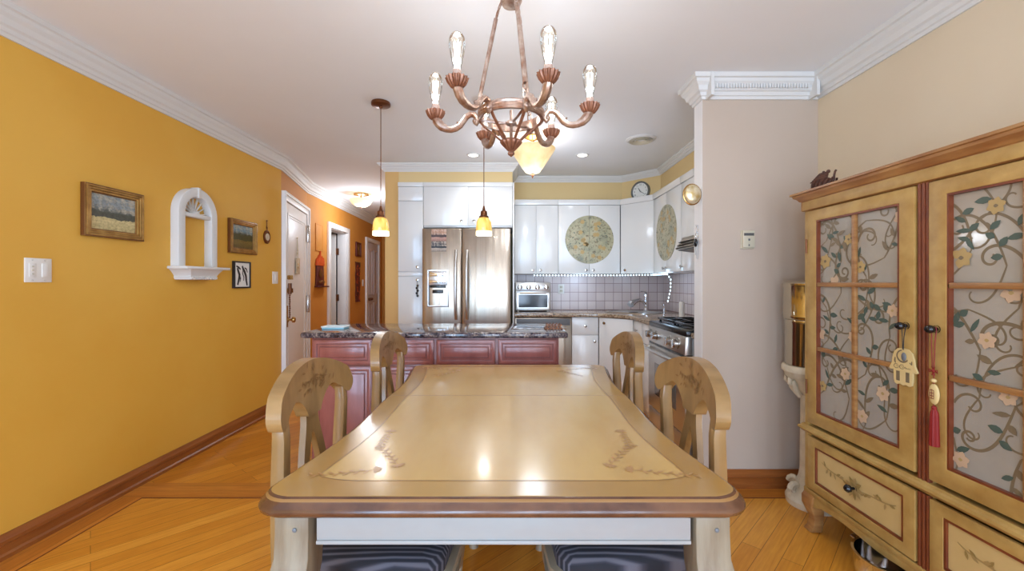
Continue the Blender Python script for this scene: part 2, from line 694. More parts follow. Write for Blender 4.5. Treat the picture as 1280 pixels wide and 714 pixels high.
def sweep(mb, path, prof):
    offs = [offset_path(path, d) for d, z in prof]
    rings = []
    for i in range(len(path)):
        rings.append([(offs[k][i].x, offs[k][i].y, prof[k][1]) for k in range(len(prof))])
    mb.loft(rings)
    return mb


def slab(mb, p, q, z0, z1, th=0.1, e0=0.0, e1=0.0):
    """a wall piece between p and q, its face on the right of travel"""
    p, q = Vector(p), Vector(q)
    t = (q - p).normalized()
    nl = Vector((-t.y, t.x))
    a, b = p - t * e0, q + t * e1
    return mb.prism([tuple(a), tuple(b), tuple(b + nl * th), tuple(a + nl * th)], z0, z1)


# painted ornament, laid on a surface by a mapping function
def clothoid(u, v, ang, L, k0, k1, n=40):
    pts = [(u, v)]
    for i in range(n):
        s = (i + 0.5) / n
        ang += (k0 + k1 * s ** 3) * L / n
        u += math.cos(ang) * L / n
        v += math.sin(ang) * L / n
        pts.append((u, v))
    return pts


def ribbon(mb, pts, w, fn, clip=None):
    n = len(pts)
    L = []
    for i in range(n):
        a, b = pts[max(0, i - 1)], pts[min(n - 1, i + 1)]
        dx, dy = b[0] - a[0], b[1] - a[1]
        d = math.hypot(dx, dy) or 1
        ww = w * (0.35 + 0.65 * math.sin(PI * (0.15 + 0.7 * i / max(1, n - 1)))) / 2
        L.append(((pts[i][0] - dy / d * ww, pts[i][1] + dx / d * ww), (pts[i][0] + dy / d * ww, pts[i][1] - dx / d * ww)))
    for i in range(n - 1):
        q = (L[i][0], L[i][1], L[i + 1][1], L[i + 1][0])
        if clip and not all(clip[0] < p[0] < clip[1] and clip[2] < p[1] < clip[3] for p in q):
            continue
        mb.add([fn(*p) for p in q], [(0, 1, 2, 3)])


def leaf(mb, u, v, ang, L, w, fn, clip=None):
    pr = [(0, 0), (0.25, 0.8), (0.5, 1), (0.78, 0.62), (1, 0), (0.78, -0.62), (0.5, -1), (0.25, -0.8)]
    ca, sa = math.cos(ang), math.sin(ang)
    pts = [(u + a * L * ca - b * w / 2 * sa, v + a * L * sa + b * w / 2 * ca) for a, b in pr]
    if clip and not all(clip[0] < p[0] < clip[1] and clip[2] < p[1] < clip[3] for p in pts):
        return
    mb.add([fn(*p) for p in pts], [tuple(range(8))])


def text_into(mb, s, size, fn, align='CENTER'):
    cu = bpy.data.curves.new('lettering', 'FONT')
    cu.body = s
    cu.size = size
    cu.align_x = align
    cu.align_y = 'CENTER'
    cu.resolution_u = 3
    o = bpy.data.objects.new('lettering', cu)
    C.objects.link(o)
    dg = bpy.context.evaluated_depsgraph_get()
    me = o.evaluated_get(dg).to_mesh()
    vs = [fn(v.co.x, v.co.y) for v in me.vertices]
    fs = [tuple(p.vertices) for p in me.polygons]
    mb.add(vs, fs)
    o.evaluated_get(dg).to_mesh_clear()
    bpy.data.objects.remove(o)
    bpy.data.curves.remove(cu)


# ------------------------------------------------------------------ the setting
CEIL = 2.48
REAR = -1.95
# floor: diagonal planks, a band across, a border along the yellow wall
fl = MB()


def quad(x0, x1, y0, y1, m):
    fl.cur = m
    fl.add([(x0, y0, 0), (x1, y0, 0), (x1, y1, 0), (x0, y1, 0)], [(0, 1, 2, 3)])


quad(-2.14, 2.0, REAR - 0.1, 2.44, 0)
quad(-2.4, -2.14, REAR - 0.1, 2.44, 3)
quad(-2.4, 2.0, 2.44, 2.62, 2)
quad(-4.0, -2.4, REAR - 0.1, 2.62, 1)
quad(-4.0, 2.0, 2.62, 9.0, 1)
fo = fl.build('floor', [M['floor_a'], M['floor_b'], M['floor_x'], M['floor_y']])
struct(fo)
gr = MB()
gr.box(-2.145, 1.84, 2.432, 2.442, -0.01, 0.0012)
gr.box(-2.145, -2.137, REAR, 2.44, -0.01, 0.0012)
struct(gr.build('trim_1', M['hutch_red']))
sl = MB().box(-4.1, 2.1, REAR - 0.2, 9.1, -0.12, -0.005)
struct(sl.build('floor_slab', M['base_wood']))
ce = MB().box(-4.1, 2.1, REAR - 0.2, 9.1, CEIL, CEIL + 0.1)
struct(ce.build('ceiling', M['ceiling']))

A0, A1, A2, A3 = (-2.3, REAR), (-2.3, 4.18), (-2.567, 5.25), (-2.75, 8.8)
w = MB()
slab(w, A0, A1, 0, CEIL, 0.12, 0.12, 0)
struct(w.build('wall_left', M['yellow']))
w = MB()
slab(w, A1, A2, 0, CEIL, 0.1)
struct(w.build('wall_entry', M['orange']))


def hallpt(y):
    t = (y - 5.25) / (8.8 - 5.25)
    return (-2.567 + t * (-2.75 + 2.567), y)


w = MB()
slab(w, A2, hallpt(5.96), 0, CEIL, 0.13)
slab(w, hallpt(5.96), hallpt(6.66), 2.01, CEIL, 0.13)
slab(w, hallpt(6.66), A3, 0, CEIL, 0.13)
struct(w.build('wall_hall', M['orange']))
w = MB()
w.box(-4.0, -1.2, 8.8, 8.9, 0, CEIL)
struct(w.build('wall_hall_end', M['orange']))
w = MB()
w.box(-4.1, -4.0, 5.2, 7.4, 0, CEIL)
w.box(-4.1, -2.72, 5.3, 5.4, 0, CEIL)
w.box(-4.1, -2.78, 7.3, 7.4, 0, CEIL)
struct(w.build('wall_side_room', M['beige']))
w = MB().box(-1.357, -1.215, 4.45, 8.8, 0, CEIL)
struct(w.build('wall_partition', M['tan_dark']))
w = MB().box(-1.215, 1.9, 5.05, 5.15, 0, CEIL)
struct(w.build('wall_back', M['tan']))
w = MB().box(1.78, 1.9, 2.685, 5.05, 0, CEIL)
struct(w.build('wall_kitchen', M['tan']))
w = MB()
w.prism([(-0.02, 4.98), (1.264, 4.98), (1.60, 4.64), (1.60, 2.686), (1.779, 2.686), (1.779, 5.049), (-0.02, 5.049)], 2.162, CEIL - 0.001)
struct(w.build('wall_soffit', M['tan']))
w = MB().box(-1.214, -0.02, 4.45, 5.049, 2.285, CEIL - 0.001)
struct(w.build('wall_soffit_fridge', M['tan']))
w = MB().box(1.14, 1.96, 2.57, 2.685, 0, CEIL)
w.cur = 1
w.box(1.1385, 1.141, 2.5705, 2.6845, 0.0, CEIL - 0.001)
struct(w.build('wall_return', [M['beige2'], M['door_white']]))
w = MB().box(1.84, 1.96, REAR - 0.1, 2.57, 0, CEIL)
struct(w.build('wall_right', M['beige']))
# wall behind the viewer with two windows
w = MB()
y0, y1 = REAR - 0.1, REAR
xs = [-2.4] + [v_ for wn in WN for v_ in wn[:2]] + [1.96]
for a, b in zip(xs[0::2], xs[1::2]):
    w.box(a, b, y0, y1, 0, CEIL)
for (a, b, c, d) in WN:
    w.box(a, b, y0, y1, 0, c)
    w.box(a, b, y0, y1, d, CEIL)
struct(w.build('wall_rear', M['beige']))
for i, (a, b, c, d) in enumerate(WN):
    f = MB()
    f.frame(a, b, c, d, 0.05, y0 + 0.01, y1 + 0.015)
    f.box(a + 0.05, b - 0.05, y0 + 0.02, y1, 1.2, 1.24)
    struct(f.build('window_%d' % (i + 1), M['crown'], bevel=0.004))

# backsplash
w = MB()
w.box(0.0, 1.772, 5.042, 5.0495, 0.90, 1.333)
w.box(1.773, 1.7795, 3.43, 5.0495, 0.90, 1.333)
w.box(1.773, 1.7795, 2.70, 3.43, 0.90, 1.43)
struct(w.build('wall_backsplash', M['tile']))

# crown moulding
CR = [(0.0, 2.345), (0.010, 2.345), (0.012, 2.362), (0.020, 2.366), (0.024, 2.384), (0.036, 2.392), (0.044, 2.418), (0.058, 2.434), (0.062, 2.452), (0.074, 2.456), (0.078, 2.4795), (0.0, 2.4795)]
CS = [(d * 0.62, CEIL - (CEIL - z) * 0.5) for d, z in CR]
CS[-1] = (0, 2.4795)
CS[-2] = (CS[-2][0], 2.4795)
m = sweep(MB(), [A0, A1, A2, A3], CR)
struct(m.build('trim_2', M['crown'], sharp=20))
m = sweep(MB(), [(-1.357, 8.8), (-1.357, 4.45), (-0.02, 4.45), (-0.02, 4.98)], [(d * 0.85, CEIL - (CEIL - z) * 0.6) for d, z in CR[:-2]] + [(0.066, 2.4795), (0, 2.4795)])
struct(m.build('trim_3', M['crown'], sharp=20))
m = sweep(MB(), [(-0.02, 4.98), (1.264, 4.98), (1.60, 4.64), (1.60, 2.686)], CS)
struct(m.build('trim_4', M['crown'], sharp=20))
m = sweep(MB(), [(1.60, 2.685), (1.14, 2.685), (1.14, 2.57), (1.84, 2.57), (1.84, REAR)], CR)
for k in range(34):
    x = 1.20 + k * 0.0165
    m.box(x, x + 0.009, 2.57 - 0.052, 2.57 - 0.03, 2.398, 2.424)
for x in (1.155, 1.775):
    m.box(x, x + 0.018, 2.57 - 0.083, 2.57, 2.342, 2.479)
struct(m.build('trim_5', M['crown'], sharp=20))

# baseboards
BP = [(0.0, 0.0), (0.026, 0.0), (0.026, 0.018), (0.016, 0.026), (0.016, 0.062), (0.021, 0.066), (0.019, 0.082), (0.010, 0.098), (0.006, 0.108), (0.0, 0.108)]
m = sweep(MB(), [A0, A1], BP)
struct(m.build('baseboard_left', M['base_wood'], sharp=20))
m = sweep(MB(), [hallpt(6.75), hallpt(7.6)], BP)
struct(m.build('baseboard_hall', M['base_wood'], sharp=20))
m = sweep(MB(), [(1.14, 2.57), (1.84, 2.57), (1.84, REAR)], BP)
struct(m.build('baseboard_right', M['base_wood'], sharp=20))

# ------------------------------------------------------------------ doors of the hall (local: x along the wall, y into it)
# entry door on the angled wall
em = ((A1[0] + A2[0]) / 2, (A1[1] + A2[1]) / 2, 0)
erz = math.degrees(math.atan2(A2[1] - A1[1], A2[0] - A1[0]))
d = MB()
d.box(-0.455, 0.455, -0.012, 0.01, 0.005, 2.06)
for (a, b, c, e) in ((-0.37, 0.37, 0.20, 1.96),):
    d.frame(a, b, c, e, 0.022, -0.019, -0.010)
    d.frame(a + 0.035, b - 0.035, c + 0.035, e - 0.035, 0.012, -0.016, -0.010)
do = struct(d.build('door_1', M['door_white'], bevel=0.002), em, erz)
c = MB()
c.prism([(-0.545, 0), (-0.545, 2.15), (0.545, 2.15), (0.545, 0), (0.46, 0), (0.46, 2.065), (-0.46, 2.065), (-0.46, 0)], -0.028, 0.0, 'y')
c.prism([(-0.545, 0), (-0.545, 2.15), (0.545, 2.15), (0.545, 0), (0.515, 0), (0.515, 2.12), (-0.515, 2.12), (-0.515, 0)], -0.042, -0.027, 'y')
c.build('casing', M['door_white'], do, bevel=0.003)
for z in (1.83, 0.98):
    h = MB().box(0.44, 0.475, -0.034, -0.010, z - 0.1, z + 0.1)
    h.lathe([(0.011, z - 0.105), (0.011, z + 0.105)], (0.458, -0.036, 0), 10)
    h.build('hinge', M['nickel'], do, bevel=0.002)
h = MB()
h.lathe([(0.026, 0), (0.026, 0.012), (0.012, 0.014), (0.012, 0.04), (0.03, 0.05), (0.03, 0.07), (0.02, 0.078), (0.001, 0.08)], (-0.385, 0, 0), 16, 'y')
for i in range(len(h.v)):
    p = h.v[i]
    h.v[i] = (p[0], -0.012 - p[1], p[2] + 0.855)
h.box(-0.408, -0.362, -0.018, -0.010, 0.78, 1.0)
h.build('door_knob', M['brass'], do, bevel=0.001)
h = MB()
for z, r in ((1.29, 0.024), (1.155, 0.028)):
    h.lathe([(r, -0.012), (r, -0.03), (r * 0.5, -0.032), (r * 0.5, -0.05), (0.001, -0.052)], (-0.36, 0, z), 14, 'y')
    h.box(-0.368, -0.352, -0.06, -0.03, z - 0.022, z + 0.022)
h.build('deadbolt', M['brass'], do)
h = MB()
h.box(-0.462, -0.40, -0.06, -0.04, 1.12, 1.23)
pts = [(-0.44 + 0.004 * math.sin(i * 2.1), -0.05, 1.13 - i * 0.022) for i in range(12)]
for i, p in enumerate(pts):
    h.ball(p, 0.011, (1, 0.7, 1.1), 8, 6)
h.build('door_chain', M['bronze'], do)

# doorway with an open white door
q0, q1 = Vector(hallpt(5.96)), Vector(hallpt(6.66))
hm = (q0 + q1) / 2
hrz = math.degrees(math.atan2(A3[1] - A2[1], A3[0] - A2[0]))
hw = (q1 - q0).length / 2
c = MB()
c.prism([(-hw - 0.08, 0), (-hw - 0.08, 2.085), (hw + 0.08, 2.085), (hw + 0.08, 0), (hw, 0), (hw, 2.01), (-hw, 2.01), (-hw, 0)], -0.03, 0.0, 'y')
c.box(hw - 0.012, hw + 0.004, 0, 0.135, 0, 2.02)
c.box(-hw - 0.004, -hw + 0.012, 0, 0.135, 0, 2.02)
c.box(-hw, hw, 0, 0.135, 2.0, 2.02)
d2 = struct(c.build('door_2', M['door_white'], bevel=0.003), (hm.x, hm.y, 0), hrz)
l = MB().box(hw - 0.05, hw - 0.012, 0.15, 0.82, 0.01, 1.99)
l.build('door_leaf', M['door_white'], d2, bevel=0.003)
l = MB().box(hw - 0.02, hw + 0.002, 0.134, 0.152, 0.01, 2.0)
l.build('door_gap_shade', M['dark'], d2)  # near-black strip standing in for the shade inside the hinge gap
for z in (1.72, 1.0):
    l = MB().box(hw - 0.03, hw - 0.008, 0.11, 0.165, z - 0.05, z + 0.05)
    l.lathe([(0.008, z - 0.055), (0.008, z + 0.055)], (hw - 0.032, 0.135, 0), 8)
    l.build('hinge', M['bronze'], d2)

# closed lavender white door at the end of the hall
q = Vector(hallpt(8.1))
d3m = MB()
d3m.box(-0.37, 0.37, -0.01, 0.01, 0.01, 1.98)
for a, b in ((-0.29, -0.05), (0.05, 0.29)):
    for c_, e in ((0.2, 0.85), (1.0, 1.85)):
        d3m.frame(a, b, c_, e, 0.025, -0.018, -0.008)
d3 = struct(d3m.build('door_3', M['lav'], bevel=0.002), (q.x, q.y, 0), hrz)
c = MB()
c.prism([(-0.46, 0), (-0.46, 2.06), (0.46, 2.06), (0.46, 0), (0.375, 0), (0.375, 1.985), (-0.375, 1.985), (-0.375, 0)], -0.03, 0.0, 'y')
c.build('casing', M['door_white'], d3, bevel=0.003)
c = MB()
for x in (-0.32, -0.22):
    c.ball((x, -0.045, 0.93), 0.03, (1, 1, 1), 12, 8)
    c.lathe([(0.012, -0.045), (0.02, -0.008)], (x, 0, 0.93), 10, 'y')
c.build('door_knob', M['bronze'], d3)

# ------------------------------------------------------------------ dining table
TY0, TY1, TXC, TZ = 0.925, 2.495, -0.028, 0.76


def table_outline(inset=0.0, n=22, rc=0.075):
    yc, hl = (TY0 + TY1) / 2, (TY1 - TY0) / 2

    def hw(y):
        s = (y - yc) / hl
        return 0.518 + 0.05 * abs(s) ** 2.2 + 0.006 * math.cos(s * 7)
    pts = []
    ys = [TY0 + rc + (TY1 - TY0 - 2 * rc) * i / n for i in range(n + 1)]
    right = [(TXC + hw(y) - inset, y) for y in ys]
    r = rc
    top = []
    for k in range(1, 8):
        a = PI / 2 * k / 8
        top.append((TXC + hw(TY1 - rc) - inset - r * (1 - math.cos(a)), TY1 - rc + (r - inset) * math.sin(a)))
    half = right + top
    # mirror
    left = [(2 * TXC - x, y) for x, y in reversed(half)]
    bot_r = []
    for k in range(7, 0, -1):
        a = PI / 2 * k / 8
        bot_r.append((TXC + hw(TY0 + rc) - inset - r * (1 - math.cos(a)), TY0 + rc - (r - inset) * math.sin(a)))
    bot_l = [(2 * TXC - x, y) for x, y in reversed(bot_r)]
    return half + left + bot_l + bot_r


tab = T('dining_table', 'long honey coloured dining table with worn brown edge and pale washed apron', 'table', (TXC, 1.71, 0))
tl = Matrix.Translation((-TXC, -1.71, 0))
t = MB()
prof = [(0.030, 0.7155), (0.012, 0.718), (0.002, 0.726), (0.0, 0.734), (0.004, 0.742), (0.012, 0.748), (0.0135, 0.752), (0.018, 0.757), (0.024, 0.76), (0.028, 0.76)]
rings = []
for ins, z in prof:
    rings.append([(x, y, z) for x, y in table_outline(ins)])
n = len(rings[0])
for i in range(len(rings) - 1):
    t.cur = (3 if i == 6 else 2) if i < 8 else 1
    t.add(rings[i] + rings[i + 1], [(k, (k + 1) % n, n + (k + 1) % n, n + k) for k in range(n)])
t.cur = 2
t.add(rings[0], [tuple(range(n))])
t.cur = 1
inn = table_outline(0.10, rc=0.135)
t.add(rings[-1] + [(x, y, 0.76) for x, y in inn], [(k, (k + 1) % n, n + (k + 1) % n, n + k) for k in range(n)])
t.cur = 0
t.add([(x, y, 0.76) for x, y in inn], [tuple(range(n))])
# inlay line and leaf seam
t.cur = 3
a, b = table_outline(0.0985, rc=0.135), table_outline(0.1015, rc=0.135)
t.add([(x, y, 0.7604) for x, y in a] + [(x, y, 0.7604) for x, y in b], [(k, (k + 1) % n, n + (k + 1) % n, n + k) for k in range(n)])
t.box(TXC - 0.49, TXC + 0.49, 1.799, 1.8015, 0.7595, 0.7604)
# painted sprigs in the corners and along the ends
rng = random.Random(5)
fz = lambda u, v: (u, v, 0.7606)


def sprig(u, v, ang, L, flip=1):
    pts = clothoid(u, v, ang, L, 0.6 * flip, 4.5 * flip, 26)
    t.cur = 4
    ribbon(t, pts, 0.003, fz)
    for i in range(2, 26, 2):
        p = pts[i]
        sd = 1 if i % 4 else -1
        dx, dy = pts[min(25, i + 1)][0] - pts[i - 1][0], pts[min(25, i + 1)][1] - pts[i - 1][1]
        leaf(t, p[0], p[1], math.atan2(dy, dx) + sd * 0.8, 0.021, 0.0065, lambda a, b, i=i: (a, b, 0.7607 + 0.00003 * i))
    for k in range(6):
        leaf(t, u, v, ang + PI + (k - 2.5) * 0.55, 0.022, 0.008, lambda a, b, k=k: (a, b, 0.7609 + 0.00004 * k))


for sx in (-1, 1):
    for sy, yb in ((1, TY0 + 0.16), (-1, TY1 - 0.16)):
        xb = TXC + sx * 0.33
        sprig(xb, yb, math.atan2(-sy * 0.3, sx), 0.16, sx * sy)
        sprig(xb - sx * 0.05, yb + sy * 0.03, math.atan2(sy, sx * 0.6), 0.17, -sx * sy)
    sprig(TXC + sx * 0.37, 1.36, R(-90), 0.14, -sx)
t.xf(tl)
t.build('tabletop', [M['table'], M['table_border'], M['table_edge'], M['inlay'], M['sprig']], tab, sharp=40)
ap = MB()
for (x0, x1, y0, y1) in ((-0.46, 0.41, 0.985, 1.01), (-0.46, 0.41, 2.445, 2.47), (-0.53, -0.505, 1.0, 2.46), (0.449, 0.474, 1.0, 2.46)):
    ap.box(x0, x1, y0, y1, 0.64, 0.716)
    ap.box(x0, x1, y0 - 0.004, y1 + 0.004, 0.632, 0.641)
ap.xf(tl)
ap.build('apron', M['apron'], tab, bevel=0.002)
for sx in (-1, 1):
    for sy in (-1, 1):
        xc = -0.515 if sx < 0 else 0.459
        yc = 1.018 if sy < 0 else 2.450
        g = MB()
        rings = []
        for z, s, o in ((0.716, 0.040, 0), (0.66, 0.040, 0), (0.60, 0.041, 0.001), (0.55, 0.046, 0.008), (0.50, 0.049, 0.018), (0.44, 0.046, 0.022), (0.34, 0.038, 0.012), (0.22, 0.029, 0.0), (0.12, 0.025, 0.0), (0.06, 0.03, 0.012), (0.02, 0.036, 0.024), (0.0, 0.033, 0.024)):
            cx, cy = xc + sx * o, yc + sy * o * (1 if sy < 0 else 0.3)
            rings.append([(cx - s, cy - s, z), (cx + s, cy - s, z), (cx + s, cy + s, z), (cx - s, cy + s, z)])
        g.loft(rings)
        g.xf(tl)
        lg = g.build('leg', M['wood_leg'], tab, bevel=0.005, sharp=40)
        for z in (0.709, 0.668):
            b = MB().ball((xc + 0.008, yc + sy * 0.041, z), 0.0055, (1, 0.5, 1), 10, 6)
            b.xf(tl)
            b.build('bolt', M['gray'], lg)


# ------------------------------------------------------------------ dining chairs (back at x = -0.25, facing +x)


def make_chair(label):
    ch = T('dining_chair', label, 'chair', (0, 0, 0))
    # seat rails
    s = MB()
    fr = [(-0.225, -0.183), (-0.1, -0.198), (0.1, -0.222), (0.20, -0.218), (0.235, -0.17), (0.25, 0), (0.235, 0.17), (0.20, 0.218), (0.1, 0.222), (-0.1, 0.198), (-0.225, 0.183)]
    s.prism(fr, 0.345, 0.392)
    s.prism([(x * 1.012, y * 1.012) for x, y in fr], 0.390, 0.402)
    s.prism([(0.243, y) if False else (y, z) for y, z in ((-0.17, 0.365), (-0.09, 0.35), (-0.03, 0.325), (0, 0.318), (0.03, 0.325), (0.09, 0.35), (0.17, 0.365))], 0.228, 0.249, 'x')
    s.build('seat_frame', M['chair_edge'], ch, bevel=0.004, sharp=40)
    q = MB()
    rings = []
    cf = [(x * 0.93 - 0.008, y * 1.0) for x, y in fr]
    for k, z in ((1.0, 0.400), (1.03, 0.410), (1.03, 0.438), (0.985, 0.456), (0.85, 0.466), (0.5, 0.470)):
        rings.append([(x * k, y * k, z) for x, y in cf])
    q.loft(rings)
    q.build('seat_cushion', M['ticking'], ch, sharp=60)
    # crest rail: front view in (u=y, z), bowed in plan
    lean = lambda z: -0.238 - max(0.0, (z - 0.44)) * 0.06
    bow = lambda u: 0.030 * (u / 0.25) ** 2

    def zhi(u):
        a = abs(u) / 0.255
        return 0.985 - 0.080 * a ** 2.0 - 0.035 * max(0, (a - 0.86) / 0.14) ** 2.5

    def zlo(u):
        a = abs(u)
        if a < 0.042:
            return 0.808
        if a < 0.085:
            k = (a - 0.042) / 0.043
            return 0.808 + 0.055 * k ** 0.7
        if a < 0.165:
            k = (a - 0.085) / 0.08
            return 0.863 + 0.016 * math.sin(PI * k)
        if a < 0.205:
            k = (a - 0.165) / 0.04
            return 0.863 - 0.030 * k ** 1.5
        k = (a - 0.205) / 0.05
        return 0.833 - 0.008 * math.sin(PI * min(1, k)) + 0.02 * k ** 5

    cr = MB()
    rings = []
    us = [-0.255 + 0.51 * i / 84 for i in range(85)]
    ff = lambda u, z: lean(z) + 0.020 + bow(u)
    fb = lambda u, z: lean(z) - 0.022 + bow(u)
    for u in us:
        a, b = zlo(u), zhi(u)
        if a > b - 0.004:
            a = b - 0.004
        rings.append([(ff(u, a + (b - a) * k / 5), u, a + (b - a) * k / 5) for k in range(6)] + [(fb(u, b + (a - b) * k / 5), u, b + (a - b) * k / 5) for k in range(6)])
    cr.loft(rings)
    cr.cur = 1
    fn = lambda u, v: (ff(u, v) + 0.0009, u, v)
    rg = random.Random(11)
    for k in range(44):
        u, v = rg.gauss(0, 0.06), 0.912 + rg.gauss(0, 0.026)
        if abs(u) < 0.14 and zlo(u) + 0.02 < v < zhi(u) - 0.015:
            leaf(cr, u, v, rg.uniform(0, 6.28), rg.uniform(0.016, 0.03), 0.0075, lambda u, v, k=k: (ff(u, v) + 0.0009 + 0.00008 * k, u, v))
    cr.build('crest_rail', [M['chair'], M['sprig2']], ch, sharp=45)
    # splat with a pointed opening
    sp = MB()
    for sg in (-1, 1):
        rings = []
        for i in range(25):
            z = 0.402 + (0.83 - 0.402) * i / 24
            k = max(0.0, (z - 0.452) / 0.378)
            wo = 0.040 + 0.036 * max(0.0, math.sin(PI * min(1, k / 0.92))) ** 1.5 * (1 if k < 0.92 else 0) + 0.012 * (1 - k) ** 2
            wi = 0.0
            if 0.54 < z < 0.755:
                kk = (z - 0.54) / 0.215
                wi = 0.042 * math.sin(PI * kk ** 0.65) ** 0.8
            x = lean(z)
            y0, y1 = sg * wi, sg * wo
            rings.append([(x + 0.010 + bow(y0), y0, z), (x + 0.010 + bow(y1), y1, z), (x - 0.010 + bow(y1), y1, z), (x - 0.010 + bow(y0), y0, z)])
        sp.loft(rings)
    sp.build('splat', M['chair'], ch, sharp=40)
    # posts with rear legs
    for sg in (-1, 1):
        p = MB()
        rings = []
        for z, x, y, a, b in ((0.0, -0.33, 0.195, 0.017, 0.018), (0.2, -0.275, 0.196, 0.019, 0.019), (0.40, -0.238, 0.198, 0.022, 0.021), (0.50, -0.24, 0.20, 0.022, 0.021), (0.65, -0.243, 0.203, 0.020, 0.019), (0.80, -0.238, 0.207, 0.018, 0.018), (0.865, -0.242, 0.207, 0.015, 0.018)):
            rings.append([(x - a, sg * y - b, z), (x + a, sg * y - b, z), (x + a, sg * y + b, z), (x - a, sg * y + b, z)])
        p.loft(rings)
        p.build('back_leg', M['chair'], ch, bevel=0.004, sharp=40)
    for sg in (-1, 1):
        p = MB()
        rings = []
        for z, o, a in ((0.39, 0.0, 0.028), (0.35, 0.006, 0.032), (0.32, 0.010, 0.028), (0.22, 0.002, 0.021), (0.10, -0.004, 0.016), (0.04, 0.004, 0.018), (0.0, 0.010, 0.022)):
            cx, cy = 0.205 + o, sg * (0.195 + o)
            rings.append([(cx + a * math.cos(PI * 2 * k / 12), cy + a * math.sin(PI * 2 * k / 12), z) for k in range(12)])
        p.loft(rings)
        p.build('front_leg', M['chair_edge'], ch, sharp=50)
    return ch


CH = [(-0.418, 1.40, 0, 'carved back dining chair on the yellow wall side, at the near end of the table'),
      (-0.405, 2.195, 0, 'carved back dining chair on the yellow wall side, at the island end of the table'),
      (0.342, 1.42, 180, 'carved back dining chair on the cabinet side, at the near end of the table'),
      (0.335, 2.18, 180, 'carved back dining chair on the cabinet side, in front of the stove')]
c0 = make_chair(CH[0][3])
c0['group'] = 'dining chairs around the table'
c0.location = (CH[0][0], CH[0][1], 0)
for x, y, rz, lb in CH[1:]:
    dup(c0, (x, y, 0), rz, lb, 'dining chairs around the table')

# ------------------------------------------------------------------ china hutch (local: x along the front, y into the wall)
HX, HYC = 1.475, 1.523
hut = T('china_hutch', 'ochre antique china hutch with floral glass doors and two drawers below', 'cabinet', (HX, HYC, 0), -90)
HW = 0.622
b = MB()
b.box(-HW, -HW + 0.03, 0.005, 0.35, 0.17, 1.60)
b.box(HW - 0.03, HW, 0.005, 0.35, 0.17, 1.60)
b.box(-HW, HW, 0.335, 0.35, 0.17, 1.60)
b.box(-HW, HW, 0.005, 0.35, 0.17, 0.20)
b.box(-HW, HW, 0.005, 0.35, 0.485, 0.515)
b.box(-HW, HW, 0.005, 0.35, 1.57, 1.60)
b.box(-HW, -HW + 0.024, -0.006, 0.02, 0.17, 1.60)
b.box(HW - 0.024, HW, -0.006, 0.02, 0.17, 1.60)
b.box(-0.024, 0.024, 0.002, 0.02, 0.20, 1.60)
b.build('carcass', M['hutch'], hut, bevel=0.003)
# reeded centre stiles
for z0, z1 in ((0.205, 0.482), (0.53, 1.60)):
    r_ = MB()
    for k in range(3):
        r_.lathe([(0.0072, z0), (0.0072, z1)], (-0.0155 + 0.0155 * k, -0.002, 0), 10)
    r_.box(-0.024, 0.024, -0.002, 0.004, z0, z1)
    r_.build('reeded_stile', M['hutch_red'], hut)
# cornice
cn = MB()
cp = [(0.0, 1.595), (0.012, 1.60), (0.012, 1.645), (0.018, 1.648), (0.026, 1.66), (0.038, 1.668), (0.040, 1.678), (0.048, 1.680), (0.048, 1.690), (0.0, 1.690)]
cn.cur = 0
path = [(HW, 0.35), (HW, -0.004), (-HW, -0.004), (-HW, 0.35)]
path = list(reversed(path))
offs = [offset_path(path, -(-d)) for d, z in cp]
test = offset_path(path, 0.05)
sgn = 1 if test[1].y < -0.004 else -1
cn = sweep(MB(), path, [(sgn * d, z) for d, z in cp])
cn.box(-HW, HW, -0.003, 0.35, 1.60, 1.688)
cn.build('cornice', M['hutch_top'], hut, sharp=25)
fz_ = MB().box(-HW - 0.001, HW + 0.001, -0.018, 0.0, 1.600, 1.643)
fz_.build('frieze', M['hutch'], hut, bevel=0.001)
# waist moulding and skirt
cp = [(0.0, 0.492), (0.010, 0.492), (0.016, 0.500), (0.024, 0.506), (0.022, 0.516), (0.012, 0.522), (0.010, 0.530), (0.0, 0.530)]
wm = sweep(MB(), path, [(sgn * d, z) for d, z in cp])
wm.box(-HW, HW, -0.003, 0.34, 0.493, 0.529)
wm.build('waist_moulding', M['hutch'], hut, sharp=25)
sk = MB()
pts = [(-HW + 0.04, 0.20)]
for i in range(41):
    x = -HW + 0.06 + (2 * HW - 0.12) * i / 40
    k = abs(x) / (HW - 0.06)
    z = 0.156 + 0.005 * math.cos(k * PI * 3) - 0.02 * max(0, k - 0.9) / 0.1
    pts.append((x, z))
pts.append((HW - 0.04, 0.20))
sk.prism(pts, -0.008, 0.016, 'y')
sk.box(-HW, HW, -0.012, 0.01, 0.190, 0.212)
sk.build('skirt', M['hutch'], hut, bevel=0.002)
for sx in (-1, 1):
    for yy in (0.03, 0.31):
        g = MB()
        rings = []
        for z, o, a in ((0.20, 0.0, 0.036), (0.17, 0.008, 0.04), (0.13, 0.012, 0.036), (0.07, 0.002, 0.024), (0.025, 0.006, 0.026), (0.0, 0.014, 0.03)):
            cx, cy = sx * (HW - 0.036 + o), yy - (o if yy < 0.1 else 0)
            rings.append([(cx - a, cy - a, z), (cx + a, cy - a, z), (cx + a, cy + a, z), (cx - a, cy + a, z)])
        g.loft(rings)
        g.build('leg', M['hutch_top'], hut, bevel=0.008, sharp=40)


